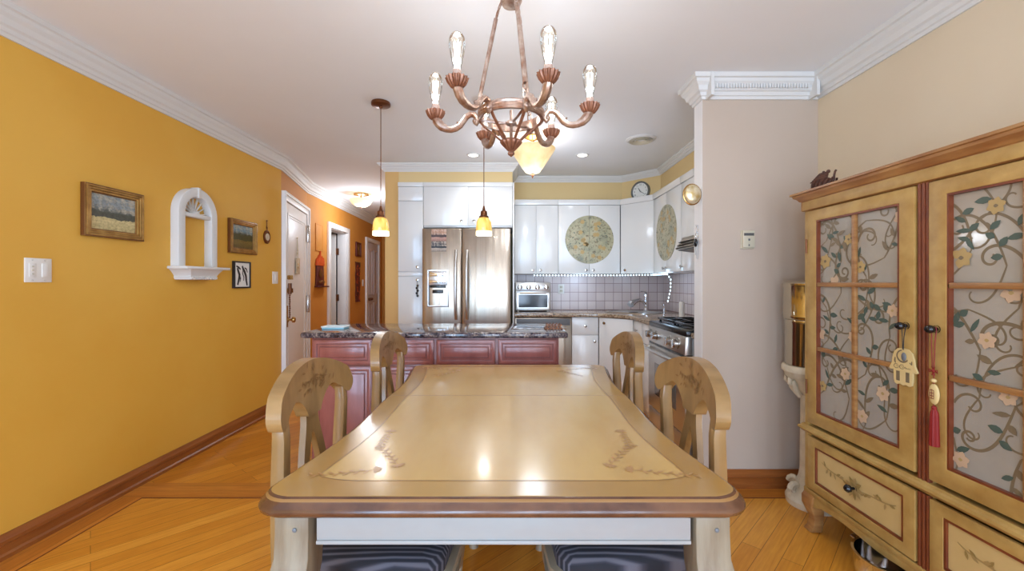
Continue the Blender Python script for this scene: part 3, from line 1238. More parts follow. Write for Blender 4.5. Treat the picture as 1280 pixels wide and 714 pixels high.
def door_pattern(seed, x0, x1, z0, z1):
    rg = random.Random(seed)
    st = []
    cols, rows = 4, 6
    for i in range(cols):
        for j in range(rows):
            u = x0 + (x1 - x0) * (i + 0.5 + rg.uniform(-0.3, 0.3)) / cols
            v = z0 + (z1 - z0) * (j + 0.5 + rg.uniform(-0.3, 0.3)) / rows
            a = rg.choice([60, 80, 100, 120, 200, 250]) + rg.uniform(-20, 20)
            f = rg.choice([-1, 1])
            pts = clothoid(u, v, R(a), 0.36, f * rg.uniform(0.5, 4), f * rg.uniform(60, 95), 70)
            st.append(('r', pts, rg.uniform(0.008, 0.0115)))
            pts2 = clothoid(u, v, R(a + 150), 0.20, -f * 1.5, -f * rg.uniform(60, 90), 44)
            st.append(('r', pts2, 0.007))
            for k in (6, 12, 18, 24):
                p = pts[k]
                st.append(('l', p[0], p[1], R(a) + f * 1.1 * (1 if k % 12 else -1) + rg.uniform(-0.4, 0.4), rg.uniform(0.03, 0.055), rg.uniform(0.014, 0.024), 2 if rg.random() < 0.6 else 1))
            if (i + j) % 2 == 0:
                p = pts2[0]
                rr = rg.uniform(0.026, 0.04)
                cc = 3 if rg.random() < 0.55 else 4
                du, dv = rg.uniform(-0.05, 0.05), rg.uniform(-0.05, 0.05)
                st.append(('f', p[0] + du, p[1] + dv, rr, cc))
    return st


def lay(mb, st, clip, y):
    n_ = [0]

    def fn(u, v):
        n_[0] += 1
        return (u, y - 0.0000003 * n_[0], v)

    def fn2(u, v):
        n_[0] += 1
        return (u, y - 0.0008 - 0.000001 * n_[0], v)
    for s_ in st:
        if s_[0] == 'r':
            mb.cur = 1
            ribbon(mb, s_[1], s_[2], fn, clip)
        elif s_[0] == 'l':
            mb.cur = s_[6]
            leaf(mb, s_[1], s_[2], s_[3], s_[4], s_[5], fn2, clip)
        else:
            _, u, v, rr, cc = s_
            for k in range(6):
                mb.cur = cc
                a = k * PI / 3 + 0.3
                fk = lambda p, q_, k=k: (p, y - 0.0024 - 0.00012 * k, q_)
                leaf(mb, u, v, a, rr, rr * 0.85, fk, clip)
            mb.cur = 4 if cc == 3 else 1
            fk = lambda p, q_: (p, y - 0.0034, q_)
            leaf(mb, u - rr * 0.25, v, 0, rr * 0.5, rr * 0.4, fk, clip)


def hutch_door(x0, x1, mirror):
    z0, z1 = 0.545, 1.592
    d_ = MB()
    fw, fwb, fwt = 0.062, 0.062, 0.052
    d_.ringprism([(x0, z0), (x1, z0), (x1, z1), (x0, z1)], [(x0 + fw, z0 + fwb), (x1 - fw, z0 + fwb), (x1 - fw, z1 - fwt), (x0 + fw, z1 - fwt)], -0.014, 0.006)
    dr = d_.build('door', M['hutch'], hut, bevel=0.003)
    gx0, gx1, gz0, gz1 = x0 + fw, x1 - fw, z0 + fwb, z1 - fwt
    i_ = MB().frame(gx0, gx1, gz0, gz1, 0.007, -0.0125, 0.004)
    i_.build('glazing_bead', M['hutch_red'], dr)
    mu = MB()
    xm = (gx0 + gx1) / 2
    mw = 0.010
    mu.box(xm - mw, xm + mw, -0.011, 0.004, gz0, gz1)
    zs = [gz0 + (gz1 - gz0) * k / 3 for k in range(4)]
    for z in zs[1:3]:
        mu.box(gx0, gx1, -0.0125, 0.004, z - mw, z + mw)
    mu.build('muntins', M['hutch_top'], dr, bevel=0.003)
    st = door_pattern(31 if mirror else 8, gx0, gx1, gz0, gz1)
    for (a, b_) in ((gx0, xm), (xm, gx1)):
        for k in range(3):
            p = MB()
            p.box(a, b_, 0.004, 0.008, zs[k], zs[k + 1])
            lay(p, st, (a + 0.002, b_ - 0.002, zs[k] + 0.002, zs[k + 1] - 0.002), 0.0036)
            p.build('glass_pane', [M['pane'], M['vine'], M['leaf'], M['petal'], M['petal2']], dr)
    kx = x1 - 0.030 if not mirror else x0 + 0.030
    kn = MB().lathe([(0.006, -0.012), (0.006, -0.026), (0.013, -0.032), (0.0145, -0.042), (0.010, -0.050), (0.0001, -0.052)], (kx, 0, 1.078), 16, 'y')
    kn.lathe([(0.013, -0.0135), (0.013, -0.018)], (kx, 0, 1.078), 16, 'y')
    kn.build('knob', M['black'], dr)
    for z in (0.72, 1.42):
        h_ = MB().lathe([(0.004, z - 0.035), (0.004, z + 0.035)], (x0 - 0.002 if not mirror else x1 + 0.002, -0.016, 0), 8)
        h_.build('hinge', M['bronze'], dr)
    return kx


KXL = hutch_door(-0.594, -0.027, False)
KXR = hutch_door(0.027, 0.594, True)
for sx in (-1, 1):
    x0, x1 = (-0.594, -0.027) if sx < 0 else (0.027, 0.594)
    z0, z1 = 0.218, 0.478
    d_ = MB().frame(x0, x1, z0, z1, 0.048, -0.012, 0.006, 0.042)
    dw = d_.build('drawer', M['hutch'], hut, bevel=0.003)
    rim = MB().frame(x0 + 0.047, x1 - 0.047, z0 + 0.041, z1 - 0.041, 0.010, -0.010, 0.004)
    rim.build('panel_rim', M['hutch_red'], dw, bevel=0.002)
    pn = MB().box(x0 + 0.056, x1 - 0.056, -0.002, 0.006, z0 + 0.05, z1 - 0.05)
    xm, zm = (x0 + x1) / 2, (z0 + z1) / 2
    fn = lambda u, v: (u, -0.0026, v)
    rg = random.Random(3 + sx)
    for sg in (-1, 1):
        pts = clothoid(xm + sg * 0.03, zm, 0.2 if sg > 0 else PI - 0.2, 0.17, sg * -2, sg * 16, 30)
        pn.cur = 1
        ribbon(pn, pts, 0.006, fn)
        for k in range(4, 28, 3):
            pn.cur = 1 + (k % 2)
            leaf(pn, pts[k][0], pts[k][1], rg.uniform(0, 6.28), 0.028, 0.011, lambda u, v, k=k: (u, -0.0028 - 0.0001 * k, v))
    for k in range(9):
        pn.cur = 1 + k % 2
        leaf(pn, xm, zm, k * 0.7, 0.05, 0.018, lambda u, v, k=k: (u, -0.006 - 0.0004 * k, v))
    pn.build('drawer_panel', [M['hutch_panel'], M['motif'], M['motif2']], dw)
    kn = MB().lathe([(0.006, -0.002), (0.006, -0.02), (0.015, -0.026), (0.017, -0.036), (0.011, -0.045), (0.0001, -0.047)], (xm, 0, zm), 16, 'y')
    kn.lathe([(0.015, -0.003), (0.015, -0.008)], (xm, 0, zm), 16, 'y')
    kn.build('knob', M['black'], dw)

# pale wooden hand amulet hanging from a hutch knob


def hutch_world(x, y, z):
    return (HX + y, HYC - x, z)


am = T('hand_amulet', 'pale wooden hand shaped amulet hanging from the knob of a hutch door', 'ornament', hutch_world(KXL, -0.030, 1.078), -90)
o_ = MB()
cx, cz = -0.004, -0.15
# silhouette: rounded heel on top, two side points, two square fingers down
outl = [(0, 0.085), (0.026, 0.081), (0.046, 0.064), (0.056, 0.034), (0.060, 0.006), (0.070, -0.012), (0.074, -0.020), (0.068, -0.026), (0.050, -0.024), (0.048, -0.07), (0.044, -0.088), (0.032, -0.094), (0.016, -0.088), (0.0, -0.094), (-0.016, -0.088), (-0.032, -0.094), (-0.044, -0.088), (-0.048, -0.07), (-0.05, -0.024), (-0.068, -0.026), (-0.074, -0.020), (-0.070, -0.012), (-0.060, 0.006), (-0.056, 0.034), (-0.046, 0.064), (-0.026, 0.081)]
sc_ = 0.78
o_.prism([(cx + x * sc_, cz + z * sc_) for x, z in outl], 0.006, 0.012, 'y')
o_.cur = 1
for sx in (-1, 1):
    o_.prism([(cx + sc_ * (sx * 0.025 + a), cz + sc_ * zz) for a, zz in ((-0.009, -0.075), (0.009, -0.075), (0.009, -0.028), (-0.009, -0.028))], 0.0050, 0.0062, 'y')
fa = lambda u, v: (cx + u * sc_, 0.0054, cz + v * sc_)
ribbon(o_, [(0.03 * math.cos(R(a)) , 0.046 + 0.028 * math.sin(R(a))) for a in range(100, 330, 12)], 0.008, fa)
ribbon(o_, [(-0.04, 0.035), (-0.042, 0.02), (-0.038, 0.008)], 0.008, fa)
ribbon(o_, [(0.036, 0.02), (0.045, 0.012), (0.047, 0.028)], 0.008, fa)
for k in range(2):
    u0 = -0.034 + k * 0.03
    ribbon(o_, [(u0 + 0.013 * math.cos(R(a)), -0.006 + 0.010 * math.sin(R(a))) for a in range(40, 330, 24)], 0.003, fa)
    ribbon(o_, [(u0 + 0.004, -0.008 + 0.004 * math.sin(i)) if False else (u0 - 0.002 + i * 0.003, -0.006 + 0.004 * math.sin(i * 2.2)) for i in range(9)], 0.0022, fa)
ribbon(o_, [(0.012 + i * 0.003, -0.010 + 0.003 * math.sin(i * 2.4)) for i in range(11)], 0.0022, fa)
ao = o_.build('plaque', [M['cream_wood'], M['vine']], am)
o_ = MB().ball((cx + 0.006, 0.004, cz + 0.044 * sc_), 0.011, (0.9, 0.4, 1.5), 12, 8)
o_.build('eye_bead', M['gray'], am)
o_ = MB().tube([(cx + 0.002, 0.004, cz + 0.08 * sc_), (-0.004, 0.004, -0.04), (-0.0085, 0.006, -0.002), (-0.006, 0.006, 0.007), (0.006, 0.006, 0.007), (0.0085, 0.006, -0.002), (0.003, 0.004, -0.04), (cx + 0.004, 0.004, cz + 0.06)], 0.0013, 6)
o_.build('cord', M['ink'], am)
o_ = MB().lathe([(0.0135, 0.0), (0.0135, 0.002)], (0, 0, 0), 10, 'y')

# red knotted charm with tassel
rc_ = T('red_tassel_charm', 'red knotted charm with cream oval bead and tassel hanging from a hutch knob', 'ornament', hutch_world(KXR, -0.030, 1.078), -90)
o_ = MB()
o_.tube([(-0.004, 0.004, -0.13), (-0.006, 0.003, -0.05), (-0.0085, 0.006, -0.002), (-0.006, 0.006, 0.007), (0.006, 0.006, 0.007), (0.0085, 0.006, -0.002), (0.006, 0.003, -0.05), (0.002, 0.004, -0.13)], 0.0016, 6)
for a in range(4):
    th = a * PI / 2
    o_.tube([(0.004 * math.cos(th), 0.004, -0.145 + 0.004 * math.sin(th)), (0.015 * math.cos(th - 0.3), 0.003, -0.145 + 0.015 * math.sin(th - 0.3)), (0.015 * math.cos(th + 0.3), 0.003, -0.145 + 0.015 * math.sin(th + 0.3)), (0.004 * math.cos(th), 0.004, -0.145 + 0.004 * math.sin(th))], 0.0022, 6)
o_.ball((0, 0.004, -0.145), 0.006, (1, 0.7, 1), 8, 6)
o_.tube([(0, 0.005, -0.15), (0, 0.005, -0.29)], 0.0015, 6)
o_.build('knot_cord', M['red'], rc_)
o_ = MB().ball((0, 0.005, -0.178), 0.009, (1, 0.9, 0.8), 12, 8)
o_.ball((0, 0.006, -0.225), 0.036, (0.52, 0.22, 1.0), 20, 14)
o_.cur = 1
fc = lambda u, v: (u, -0.0024, -0.225 + v)
for (u0, u1, v) in ((-0.008, 0.008, 0.014), (-0.008, 0.008, 0.004), (-0.008, 0.008, -0.006), (-0.008, 0.008, -0.015)):
    ribbon(o_, [(u0, v), (0, v + 0.001), (u1, v)], 0.0026, fc)
ribbon(o_, [(-0.007, 0.015), (-0.007, 0), (-0.007, -0.016)], 0.0022, fc)
ribbon(o_, [(0.007, 0.015), (0.007, 0), (0.007, -0.016)], 0.0022, fc)
ribbon(o_, [(0, 0.018), (0, 0), (0, -0.016)], 0.0022, fc)
o_.build('bead', [M['cream_wood'], M['red']], rc_)
o_ = MB().ball((0, 0.006, -0.272), 0.008, (1, 1, 0.9), 12, 8)
o_.lathe([(0.006, -0.276), (0.0105, -0.288), (0.0115, -0.30), (0.014, -0.40), (0.0135, -0.404)], (0, 0.007, 0), 22, flute=0.06, nfl=11)
o_.build('tassel', M['red'], rc_)

# carved ornament on top of the hutch
cv = T('carved_ornament', 'small dark carved wooden figure with raised trunk on the hutch top', 'ornament', (1.525, 2.085, 1.690), -62)
o_ = MB()
o_.ball((-0.01, 0, 0.034), 0.034, (1.5, 0.75, 1.0), 20, 12)
o_.ball((0.038, 0, 0.020), 0.022, (1, 0.9, 0.95), 14, 10)
for k in range(5):
    a = -0.045 + k * 0.019
    o_.tube([(a, -0.026, 0.006), (a + 0.004, -0.03, 0.03), (a + 0.014, -0.018, 0.056)], 0.0055, 6)
    o_.tube([(a, 0.026, 0.006), (a + 0.004, 0.03, 0.03), (a + 0.014, 0.018, 0.056)], 0.0055, 6)
o_.box(-0.05, 0.045, -0.02, 0.02, 0.0, 0.008)
for k in range(4):
    o_.tube([(-0.058 + k * 0.006, -0.012 + k * 0.004, 0.048 + k * 0.008), (-0.02, -0.014 + k * 0.004, 0.060 + k * 0.008), (0.018, -0.012 + k * 0.004, 0.062 + k * 0.009)], [0.003, 0.0065, 0.006], 6)
o_.ball((-0.004, 0, 0.092), 0.007, (1, 1, 1), 8, 6)
o_.ball((0.017, 0, 0.092), 0.009, (1, 1, 1), 8, 6)
ob = o_.build('body', M['brown'], cv)
o_ = MB().tube([(0.02, 0, 0.03), (0.032, 0, 0.034), (0.040, 0, 0.048), (0.042, 0, 0.068), (0.046, 0, 0.086), (0.051, 0, 0.092)], [0.009, 0.008, 0.006, 0.005, 0.005, 0.005], 8)
o_.build('trunk', M['brown'], cv)

# ------------------------------------------------------------------ steel pot under the hutch
pot = T('steel_pot', 'shiny steel pot with loop handle on the floor under the hutch', 'pot', (1.535, 1.70, 0))
o_ = MB().lathe([(0.09, 0.0), (0.115, 0.008), (0.132, 0.03), (0.140, 0.07), (0.142, 0.128), (0.147, 0.132), (0.147, 0.136), (0.137, 0.136), (0.134, 0.07), (0.12, 0.02), (0.001, 0.012)], (0, 0, 0), 40)
o_.build('bowl', M['chrome'], pot, sharp=60)
for sg in (-1, 1):
    o = MB().tube([(-0.03, sg * 0.140, 0.112), (-0.04, sg * 0.178, 0.118), (0, sg * 0.192, 0.118), (0.04, sg * 0.178, 0.118), (0.03, sg * 0.140, 0.112)], 0.007, 8)
    o.build('handle', M['chrome'], pot)

# ------------------------------------------------------------------ pedestal and water urn
ped = T('pedestal', 'ornate cream column pedestal in the corner beside the hutch', 'pedestal', (1.668, 2.372, 0))
o_ = MB()
o_.lathe([(0.148, 0.742), (0.150, 0.765), (0.143, 0.777), (0.0001, 0.777)], (0, 0, 0), 36)
o_.lathe([(0.06, 0.61), (0.085, 0.64), (0.10, 0.69), (0.128, 0.715), (0.135, 0.742)], (0, 0, 0), 36, flute=0.05, nfl=9)
o_.build('top_plate', M['cream'], ped, sharp=45)
o_ = MB()
for k in range(8):
    a = k * PI / 4
    ca, sa = math.cos(a), math.sin(a)
    o_.tube([(0.07 * ca, 0.07 * sa, 0.60), (0.095 * ca, 0.095 * sa, 0.64), (0.112 * ca, 0.112 * sa, 0.69), (0.128 * ca, 0.128 * sa, 0.70), (0.130 * ca, 0.130 * sa, 0.675), (0.117 * ca, 0.117 * sa, 0.668)], [0.012, 0.018, 0.014, 0.013, 0.011, 0.009], 8)
o_.build('acanthus_capital', M['cream'], ped)
o_ = MB().lathe([(0.075, 0.12), (0.065, 0.15), (0.058, 0.19), (0.056, 0.40), (0.054, 0.58), (0.062, 0.60), (0.06, 0.63)], (0, 0, 0), 40, flute=0.05, nfl=10)
o_.build('shaft', M['cream'], ped, sharp=60)
o_ = MB()
o_.lathe([(0.128, 0.0), (0.132, 0.03), (0.120, 0.055), (0.10, 0.07), (0.085, 0.10), (0.07, 0.13)], (0, 0, 0), 36)
for k in range(6):
    a = k * PI / 3 + PI
    ca, sa = math.cos(a), math.sin(a)
    pts = []
    for i in range(16):
        th = i * 0.55
        rr = 0.034 * (1 - i / 20)
        pts.append(((0.098 + rr * math.cos(th) * 0.8) * ca, (0.098 + rr * math.cos(th) * 0.8) * sa, 0.085 + rr * math.sin(th)))
    o_.tube(pts, [0.017 - 0.0006 * i for i in range(16)], 8)
o_.build('scroll_base', M['cream'], ped)
urn = T('water_urn', 'tall two tier polished steel water urn on the cream pedestal', 'urn', (1.650, 2.372, 0.777))
o_ = MB().lathe([(0.112, 0.0), (0.118, 0.004), (0.118, 0.235), (0.121, 0.245), (0.118, 0.255), (0.0001, 0.255)], (0, 0, 0), 40)
o_.build('lower_chamber', M['urn'], urn, sharp=50)
o_ = MB().lathe([(0.120, 0.255), (0.128, 0.262), (0.130, 0.275), (0.126, 0.288), (0.126, 0.44), (0.128, 0.446), (0.0001, 0.446)], (0, 0, 0), 40)
o_.build('upper_chamber', M['urn'], urn, sharp=50)
o_ = MB().lathe([(0.129, 0.446), (0.130, 0.456), (0.118, 0.468), (0.05, 0.476), (0.0001, 0.477)], (0, 0, 0), 40)
o_.lathe([(0.010, 0.475), (0.014, 0.485), (0.018, 0.495), (0.012, 0.503), (0.0001, 0.504)], (0, 0, 0), 14)
o_.build('lid', M['urn'], urn, sharp=50)
o_ = MB().tube([(0.03, -0.116, 0.05), (0.036, -0.16, 0.05), (0.037, -0.17, 0.03)], 0.010, 8)
o_.box(0.028, 0.044, -0.156, -0.144, 0.05, 0.085)
o_.build('spigot', M['black'], urn)

# ------------------------------------------------------------------ things on the yellow wall (local: x along the wall, y into it)
LW = -2.3


def picture(name, label, y, z, w_, h_, fw, art, deep=0.032, fm='gold'):
    p = T(name, label, 'picture', (LW, y, z), 90)
    o = MB()
    a, b_ = w_ / 2, h_ / 2
    for k, (i0, wd, dp_, mi) in enumerate(((0.0, 0.16, 0.82, 1), (0.14, 0.2, 1.0, 0), (0.33, 0.07, 0.8, 1), (0.38, 0.22, 0.9, 0), (0.58, 0.07, 0.62, 1), (0.63, 0.24, 0.7, 0), (0.85, 0.15, 0.42, 1))):
        o.cur = mi
        o.frame(-a + fw * i0, a - fw * i0, -b_ + fw * i0, b_ - fw * i0, fw * wd, -deep * dp_, 0)
    o.build('frame', [M[fm], M['gold_dark']], p, bevel=0.002)
    c_ = MB().box(-a + fw * 0.95, a - fw * 0.95, -deep * 0.3, -0.001, -b_ + fw * 0.95, b_ - fw * 0.95)
    c_.build('canvas', art, p)
    return p


picture('framed_painting', 'larger gilt framed winter landscape painting on the yellow wall', 2.425, 1.632, 0.36, 0.285, 0.046, M['art1'])
picture('framed_painting', 'smaller gilt framed autumn landscape painting on the yellow wall past the niche', 3.575, 1.62, 0.355, 0.28, 0.046, M['art2'])
p = T('framed_print', 'small black framed print of dark animals on white paper', 'picture', (LW, 3.56, 1.303), 90)
o = MB().frame(-0.108, 0.108, -0.112, 0.112, 0.012, -0.022, 0)
o.build('frame', M['ink'], p, bevel=0.001)
o = MB().box(-0.098, 0.098, -0.014, -0.001, -0.102, 0.102)
o.cur = 1
fp = lambda u, v: (u, -0.0146, v)
for pts, wd in (([(-0.062, 0.055), (-0.05, 0.03), (-0.035, 0.0), (-0.04, -0.03), (-0.058, -0.085)], 0.026), ([(-0.075, 0.072), (-0.045, 0.06), (-0.02, 0.045)], 0.018), ([(-0.035, 0.01), (-0.022, -0.03), (-0.028, -0.06)], 0.012), ([(0.0, 0.075), (0.012, 0.05), (0.03, 0.03), (0.05, -0.01), (0.055, -0.05), (0.066, -0.09)], 0.026), ([(0.01, 0.04), (0.006, 0.01), (0.022, -0.02), (0.018, -0.05)], 0.012), ([(0.03, 0.06), (0.055, 0.05), (0.07, 0.02)], 0.014)):
    ribbon(o, pts, wd, fp)
o.build('print', [M['paper'], M['ink']], p)

# white arched niche frame with shelf
ni = T('wall_niche', 'white arched niche frame with fan top and bracket shelf on the yellow wall', 'shelf', (LW, 3.02, 1.345), 90)


def arch(hw_, zs, n=22, ex=0):
    return [(-hw_, 0)] + [(-hw_ * math.cos(PI * i / n), zs + hw_ * math.sin(PI * i / n)) for i in range(n + 1)] + [(hw_, 0)]


o = MB()
zs = 0.375
out_, inn_ = arch(0.185, zs), arch(0.125, zs)
nn = len(out_)
v = [(x, -0.055, z) for x, z in out_] + [(x, -0.055, z) for x, z in inn_] + [(x, 0, z) for x, z in out_] + [(x, 0, z) for x, z in inn_]
f = []
for i in range(nn - 1):
    f += [(i, i + 1, nn + i + 1, nn + i), (i, i + 1, 2 * nn + i + 1, 2 * nn + i), (nn + i, nn + i + 1, 3 * nn + i + 1, 3 * nn + i)]
o.add(v, f)
o.prism([(-0.009, zs + 0.118), (0.009, zs + 0.118), (0.014, zs + 0.192), (-0.014, zs + 0.192)], -0.060, -0.002, 'y')
o.build('arch_frame', M['crown'], ni, bevel=0.003, sharp=50)
o = MB()
o.box(-0.125, 0.125, -0.05, -0.002, zs - 0.022, zs + 0.004)
for k in range(9):
    a = PI * (k + 0.5) / 9
    u, w2 = Vector((math.cos(a), math.sin(a))), 0.0036
    pl = Vector((-u.y, u.x))
    p0, p1 = u * 0.02, u * 0.128
    q = [p0 - pl * w2, p1 - pl * w2 * 0.8, p1 + pl * w2 * 0.8, p0 + pl * w2]
    o.prism([(x, zs + z) for x, z in q], -0.016, -0.002, 'y')
o.lathe([(0.022, -0.045), (0.03, -0.01)], (0, 0, zs + 0.004), 16, 'y')
o.build('fan', M['crown'], ni, bevel=0.001)
o = MB()
o.box(-0.215, 0.215, -0.135, 0, -0.014, 0.004)
o.box(-0.125, 0.125, -0.002, -0.0005, 0.0, 0.0)
o.build('shelf_board', M['crown'], ni, bevel=0.003)
o = MB()
rings = []
for k, (hh, dd) in enumerate(((-0.014, 1.0), (-0.026, 0.93), (-0.045, 0.84), (-0.062, 0.78), (-0.066, 0.8), (-0.085, 0.76), (-0.088, 0.70))):
    a, b_ = 0.20 * dd, 0.118 * dd
    rings.append([(-a, 0, hh), (-a, -b_ * 0.55, hh), (-a * 0.8, -b_, hh), (a * 0.8, -b_, hh), (a, -b_ * 0.55, hh), (a, 0, hh)])
o.loft(rings)
for k in range(16):
    x = -0.12 + k * 0.016
    o.box(x - 0.005, x + 0.005, -0.097, -0.088, -0.083, -0.068)
o.build('bracket', M['crown'], ni, sharp=40)
# double switch plate
sw = T('switch_plate', 'double white switch plate on the yellow wall below the larger painting', 'switch', (LW, 2.045, 1.298), 90)
o = MB().box(-0.058, 0.058, -0.006, 0, -0.058, 0.058)
o.build('plate', M['plastic'], sw, bevel=0.002)
o = MB().box(0.012, 0.042, -0.010, -0.005, -0.033, 0.033)
o.build('rocker', M['plastic'], sw, bevel=0.002)
o = MB().box(-0.042, -0.012, -0.008, -0.005, -0.033, 0.033)
o.cur = 1
for z in (0.018, 0.0, -0.018):
    o.box(-0.033, -0.022, -0.0095, -0.006, z - 0.004, z + 0.004)
o.build('dimmer', [M['plastic'], M['plastic2']], sw, bevel=0.0008)
o = MB()
for x in (-0.027, 0.027):
    for z in (-0.048, 0.048):
        o.lathe([(0.003, -0.0072), (0.003, -0.005)], (x, 0, z), 8, 'y')
o.build('screw', M['gray'], sw)
# oval pendant ornament
ov = T('oval_plaque', 'little oval bronze plaque hanging by the entry door frame', 'ornament', (LW, 3.93, 1.66), 90)
o = MB().lathe([(0.062, 0.0), (0.064, -0.010), (0.052, -0.016), (0.045, -0.010), (0.0001, -0.008)], (0, 0, 0), 24, 'y')
for i in range(len(o.v)):
    x, y, z = o.v[i]
    o.v[i] = (x * 0.78, y, z)
o.build('medallion', M['bronze'], ov)
o = MB().lathe([(0.034, -0.0125), (0.0001, -0.0145)], (0, 0, 0), 20, 'y')
o.build('portrait', M['cream'], ov)
o = MB().tube([(0, -0.006, 0.06), (0.006, -0.006, 0.09), (0, -0.006, 0.105), (-0.006, -0.006, 0.09), (0, -0.006, 0.075), (0.0, -0.006, 0.15)], 0.004, 6)
o.ball((0, -0.006, 0.15), 0.007)
o.build('hanger', M['bronze'], ov)
# white switch by the entry door
o = MB().box(-0.045, 0.045, -0.006, 0, -0.058, 0.058)
o.box(-0.012, 0.012, -0.011, -0.005, -0.03, 0.03)
tag(o.build('switch_plate', M['plastic'], None, bevel=0.002), 'single white switch plate beside the entry door frame', 'switch', (LW, 4.07, 1.285), 90)

# tag hanging on the entry door
hg = T('door_hanger', 'cream square plaque hanging by a cord on the entry door', 'ornament', (em[0], em[1], 0), erz)
o = MB().box(-0.085, 0.055, -0.030, -0.020, 1.33, 1.51)
o.frame(-0.083, 0.053, 1.332, 1.508, 0.008, -0.033, -0.028)
o.build('plaque', M['cream'], hg, bevel=0.003)
o = MB().lathe([(0.032, -0.030), (0.03, -0.036), (0.0001, -0.037)], (-0.015, 0, 1.42), 18, 'y')
o.build('medallion', M['gold_orn'], hg)
o = MB().tube([(-0.05, -0.025, 1.51), (-0.035, -0.024, 1.64), (-0.02, -0.022, 1.73), (-0.005, -0.024, 1.64), (0.01, -0.025, 1.51)], 0.003, 6)
o.ball((-0.02, -0.022, 1.73), 0.008)
for z in (1.56, 1.60):
    o.ball((-0.02, -0.026, z), 0.013, (1, 0.6, 1), 10, 8)
o.build('cord', M['plastic2'], hg)

# hall wall things


def hall(y, z):
    q_ = hallpt(y)
    return (q_[0], q_[1], z)


o = MB().frame(-0.11, 0.11, -0.18, 0.18, 0.012, -0.012, 0)
o.box(-0.10, 0.10, -0.009, -0.001, -0.17, 0.17)
tag(o.build('breaker_panel', M['orange'], None, bevel=0.002), 'flush breaker panel in the same colour as the hall wall', 'panel', hall(5.60, 1.83), hrz)
kr = T('key_rack', 'dark red wooden key rack with flame shaped top on the hall wall', 'rack', hall(5.61, 1.38), hrz)
o = MB()
o.prism([(-0.13, -0.19), (0.13, -0.19), (0.12, -0.10), (0.11, 0.10), (0.0, 0.14), (-0.11, 0.10), (-0.12, -0.10)], -0.02, 0, 'y')
o.box(-0.15, 0.17, -0.07, 0, -0.205, -0.188)
o.build('board', M['red_board'], kr, bevel=0.003)
o = MB()
for x, h_ in ((-0.10, 0.06), (-0.05, 0.10), (0.0, 0.16), (0.055, 0.09), (0.10, 0.07)):
    o.prism([(x - 0.03, 0.08), (x + 0.03, 0.08), (x + 0.022, 0.11 + h_ * 0.4), (x + 0.004, 0.12 + h_), (x - 0.02, 0.11 + h_ * 0.4)], -0.026, -0.004, 'y')
o.build('flame_top', M['flame'], kr, bevel=0.003)
o = MB().lathe([(0.055, -0.02), (0.058, -0.03), (0.045, -0.034), (0.0001, -0.028)], (0, 0, -0.02), 20, 'y')
o.build('dial', M['gold_dark'], kr)
o = MB()
for x in (-0.08, -0.03, 0.03, 0.08):
    o.tube([(x, -0.02, -0.12), (x, -0.04, -0.125), (x, -0.045, -0.14), (x, -0.04, -0.15)], 0.004, 6)
o.build('hook', M['brass'], kr)
hp = T('framed_picture', 'small square dark red picture on the hall wall above the red hanging', 'picture', hall(7.22, 1.80), hrz)
o = MB().frame(-0.13, 0.13, -0.12, 0.12, 0.03, -0.025, 0)
o.build('frame', M['red_board'], hp, bevel=0.003)
o = MB().box(-0.105, 0.105, -0.014, -0.001, -0.095, 0.095)
o.build('image', M['gold_dark'], hp)
o = MB().lathe([(0.03, -0.0145), (0.0001, -0.0155)], (0, 0, 0.01), 16, 'y')
o.build('motif', M['gold'], hp)
hs = T('wall_hanging', 'long narrow red embroidered hanging on the hall wall', 'hanging', hall(7.2, 1.24), hrz)
o = MB()
rg = random.Random(2)
for k in range(2):
    xo = -0.075 + 0.13 * k
    rings = []
    for i in range(16):
        z = 0.33 - 0.66 * i / 15
        s_ = 0.045 + 0.008 * math.sin(i * 1.7 + k)
        y_ = -0.012 - 0.004 * math.sin(i * 0.9)
        rings.append([(xo - s_, y_ - 0.006, z), (xo + s_, y_ - 0.006, z), (xo + s_, y_ + 0.006, z), (xo - s_, y_ + 0.006, z)])
    o.cur = 0
    o.loft(rings)
    o.cur = 1
    for j in range(26):
        leaf(o, xo + rg.uniform(-0.03, 0.03), rg.uniform(-0.3, 0.3), rg.uniform(0, 6.28), 0.04, 0.018, lambda u, v: (u, -0.0235, v))
o.build('cloth', [M['red_board'], M['flame']], hs)
o = MB().tube([(-0.14, -0.014, 0.335), (0.12, -0.014, 0.335)], 0.008, 8)
o.build('rod', M['bronze'], hs)
o = MB().box(-0.036, 0.036, -0.006, 0, -0.058, 0.058)
o.box(-0.01, 0.01, -0.011, -0.005, -0.025, 0.025)
tag(o.build('switch_plate', M['plastic'], None, bevel=0.002), 'white switch plate on the hall wall beside the lavender door', 'switch', hall(7.5, 1.23), hrz)

# thermostat on the return wall
th = T('thermostat', 'small ivory wall thermostat on the beige wall beside the hutch', 'thermostat', (1.408, 2.57, 1.498), 0)
o = MB().box(-0.04, 0.04, -0.008, 0, -0.057, 0.057)
o.box(-0.036, 0.036, -0.026, -0.007, -0.05, 0.053)
o.build('housing', M['plastic2'], th, bevel=0.003)
o = MB().box(-0.03, 0.03, -0.0275, -0.025, 0.022, 0.038)
o.build('scale_window', M['sensor'], th)
o = MB().box(-0.004, 0.004, -0.032, -0.025, -0.008, 0.004)
o.box(-0.003, 0.003, -0.029, -0.025, -0.04, -0.03)
o.build('lever', M['gray'], th)

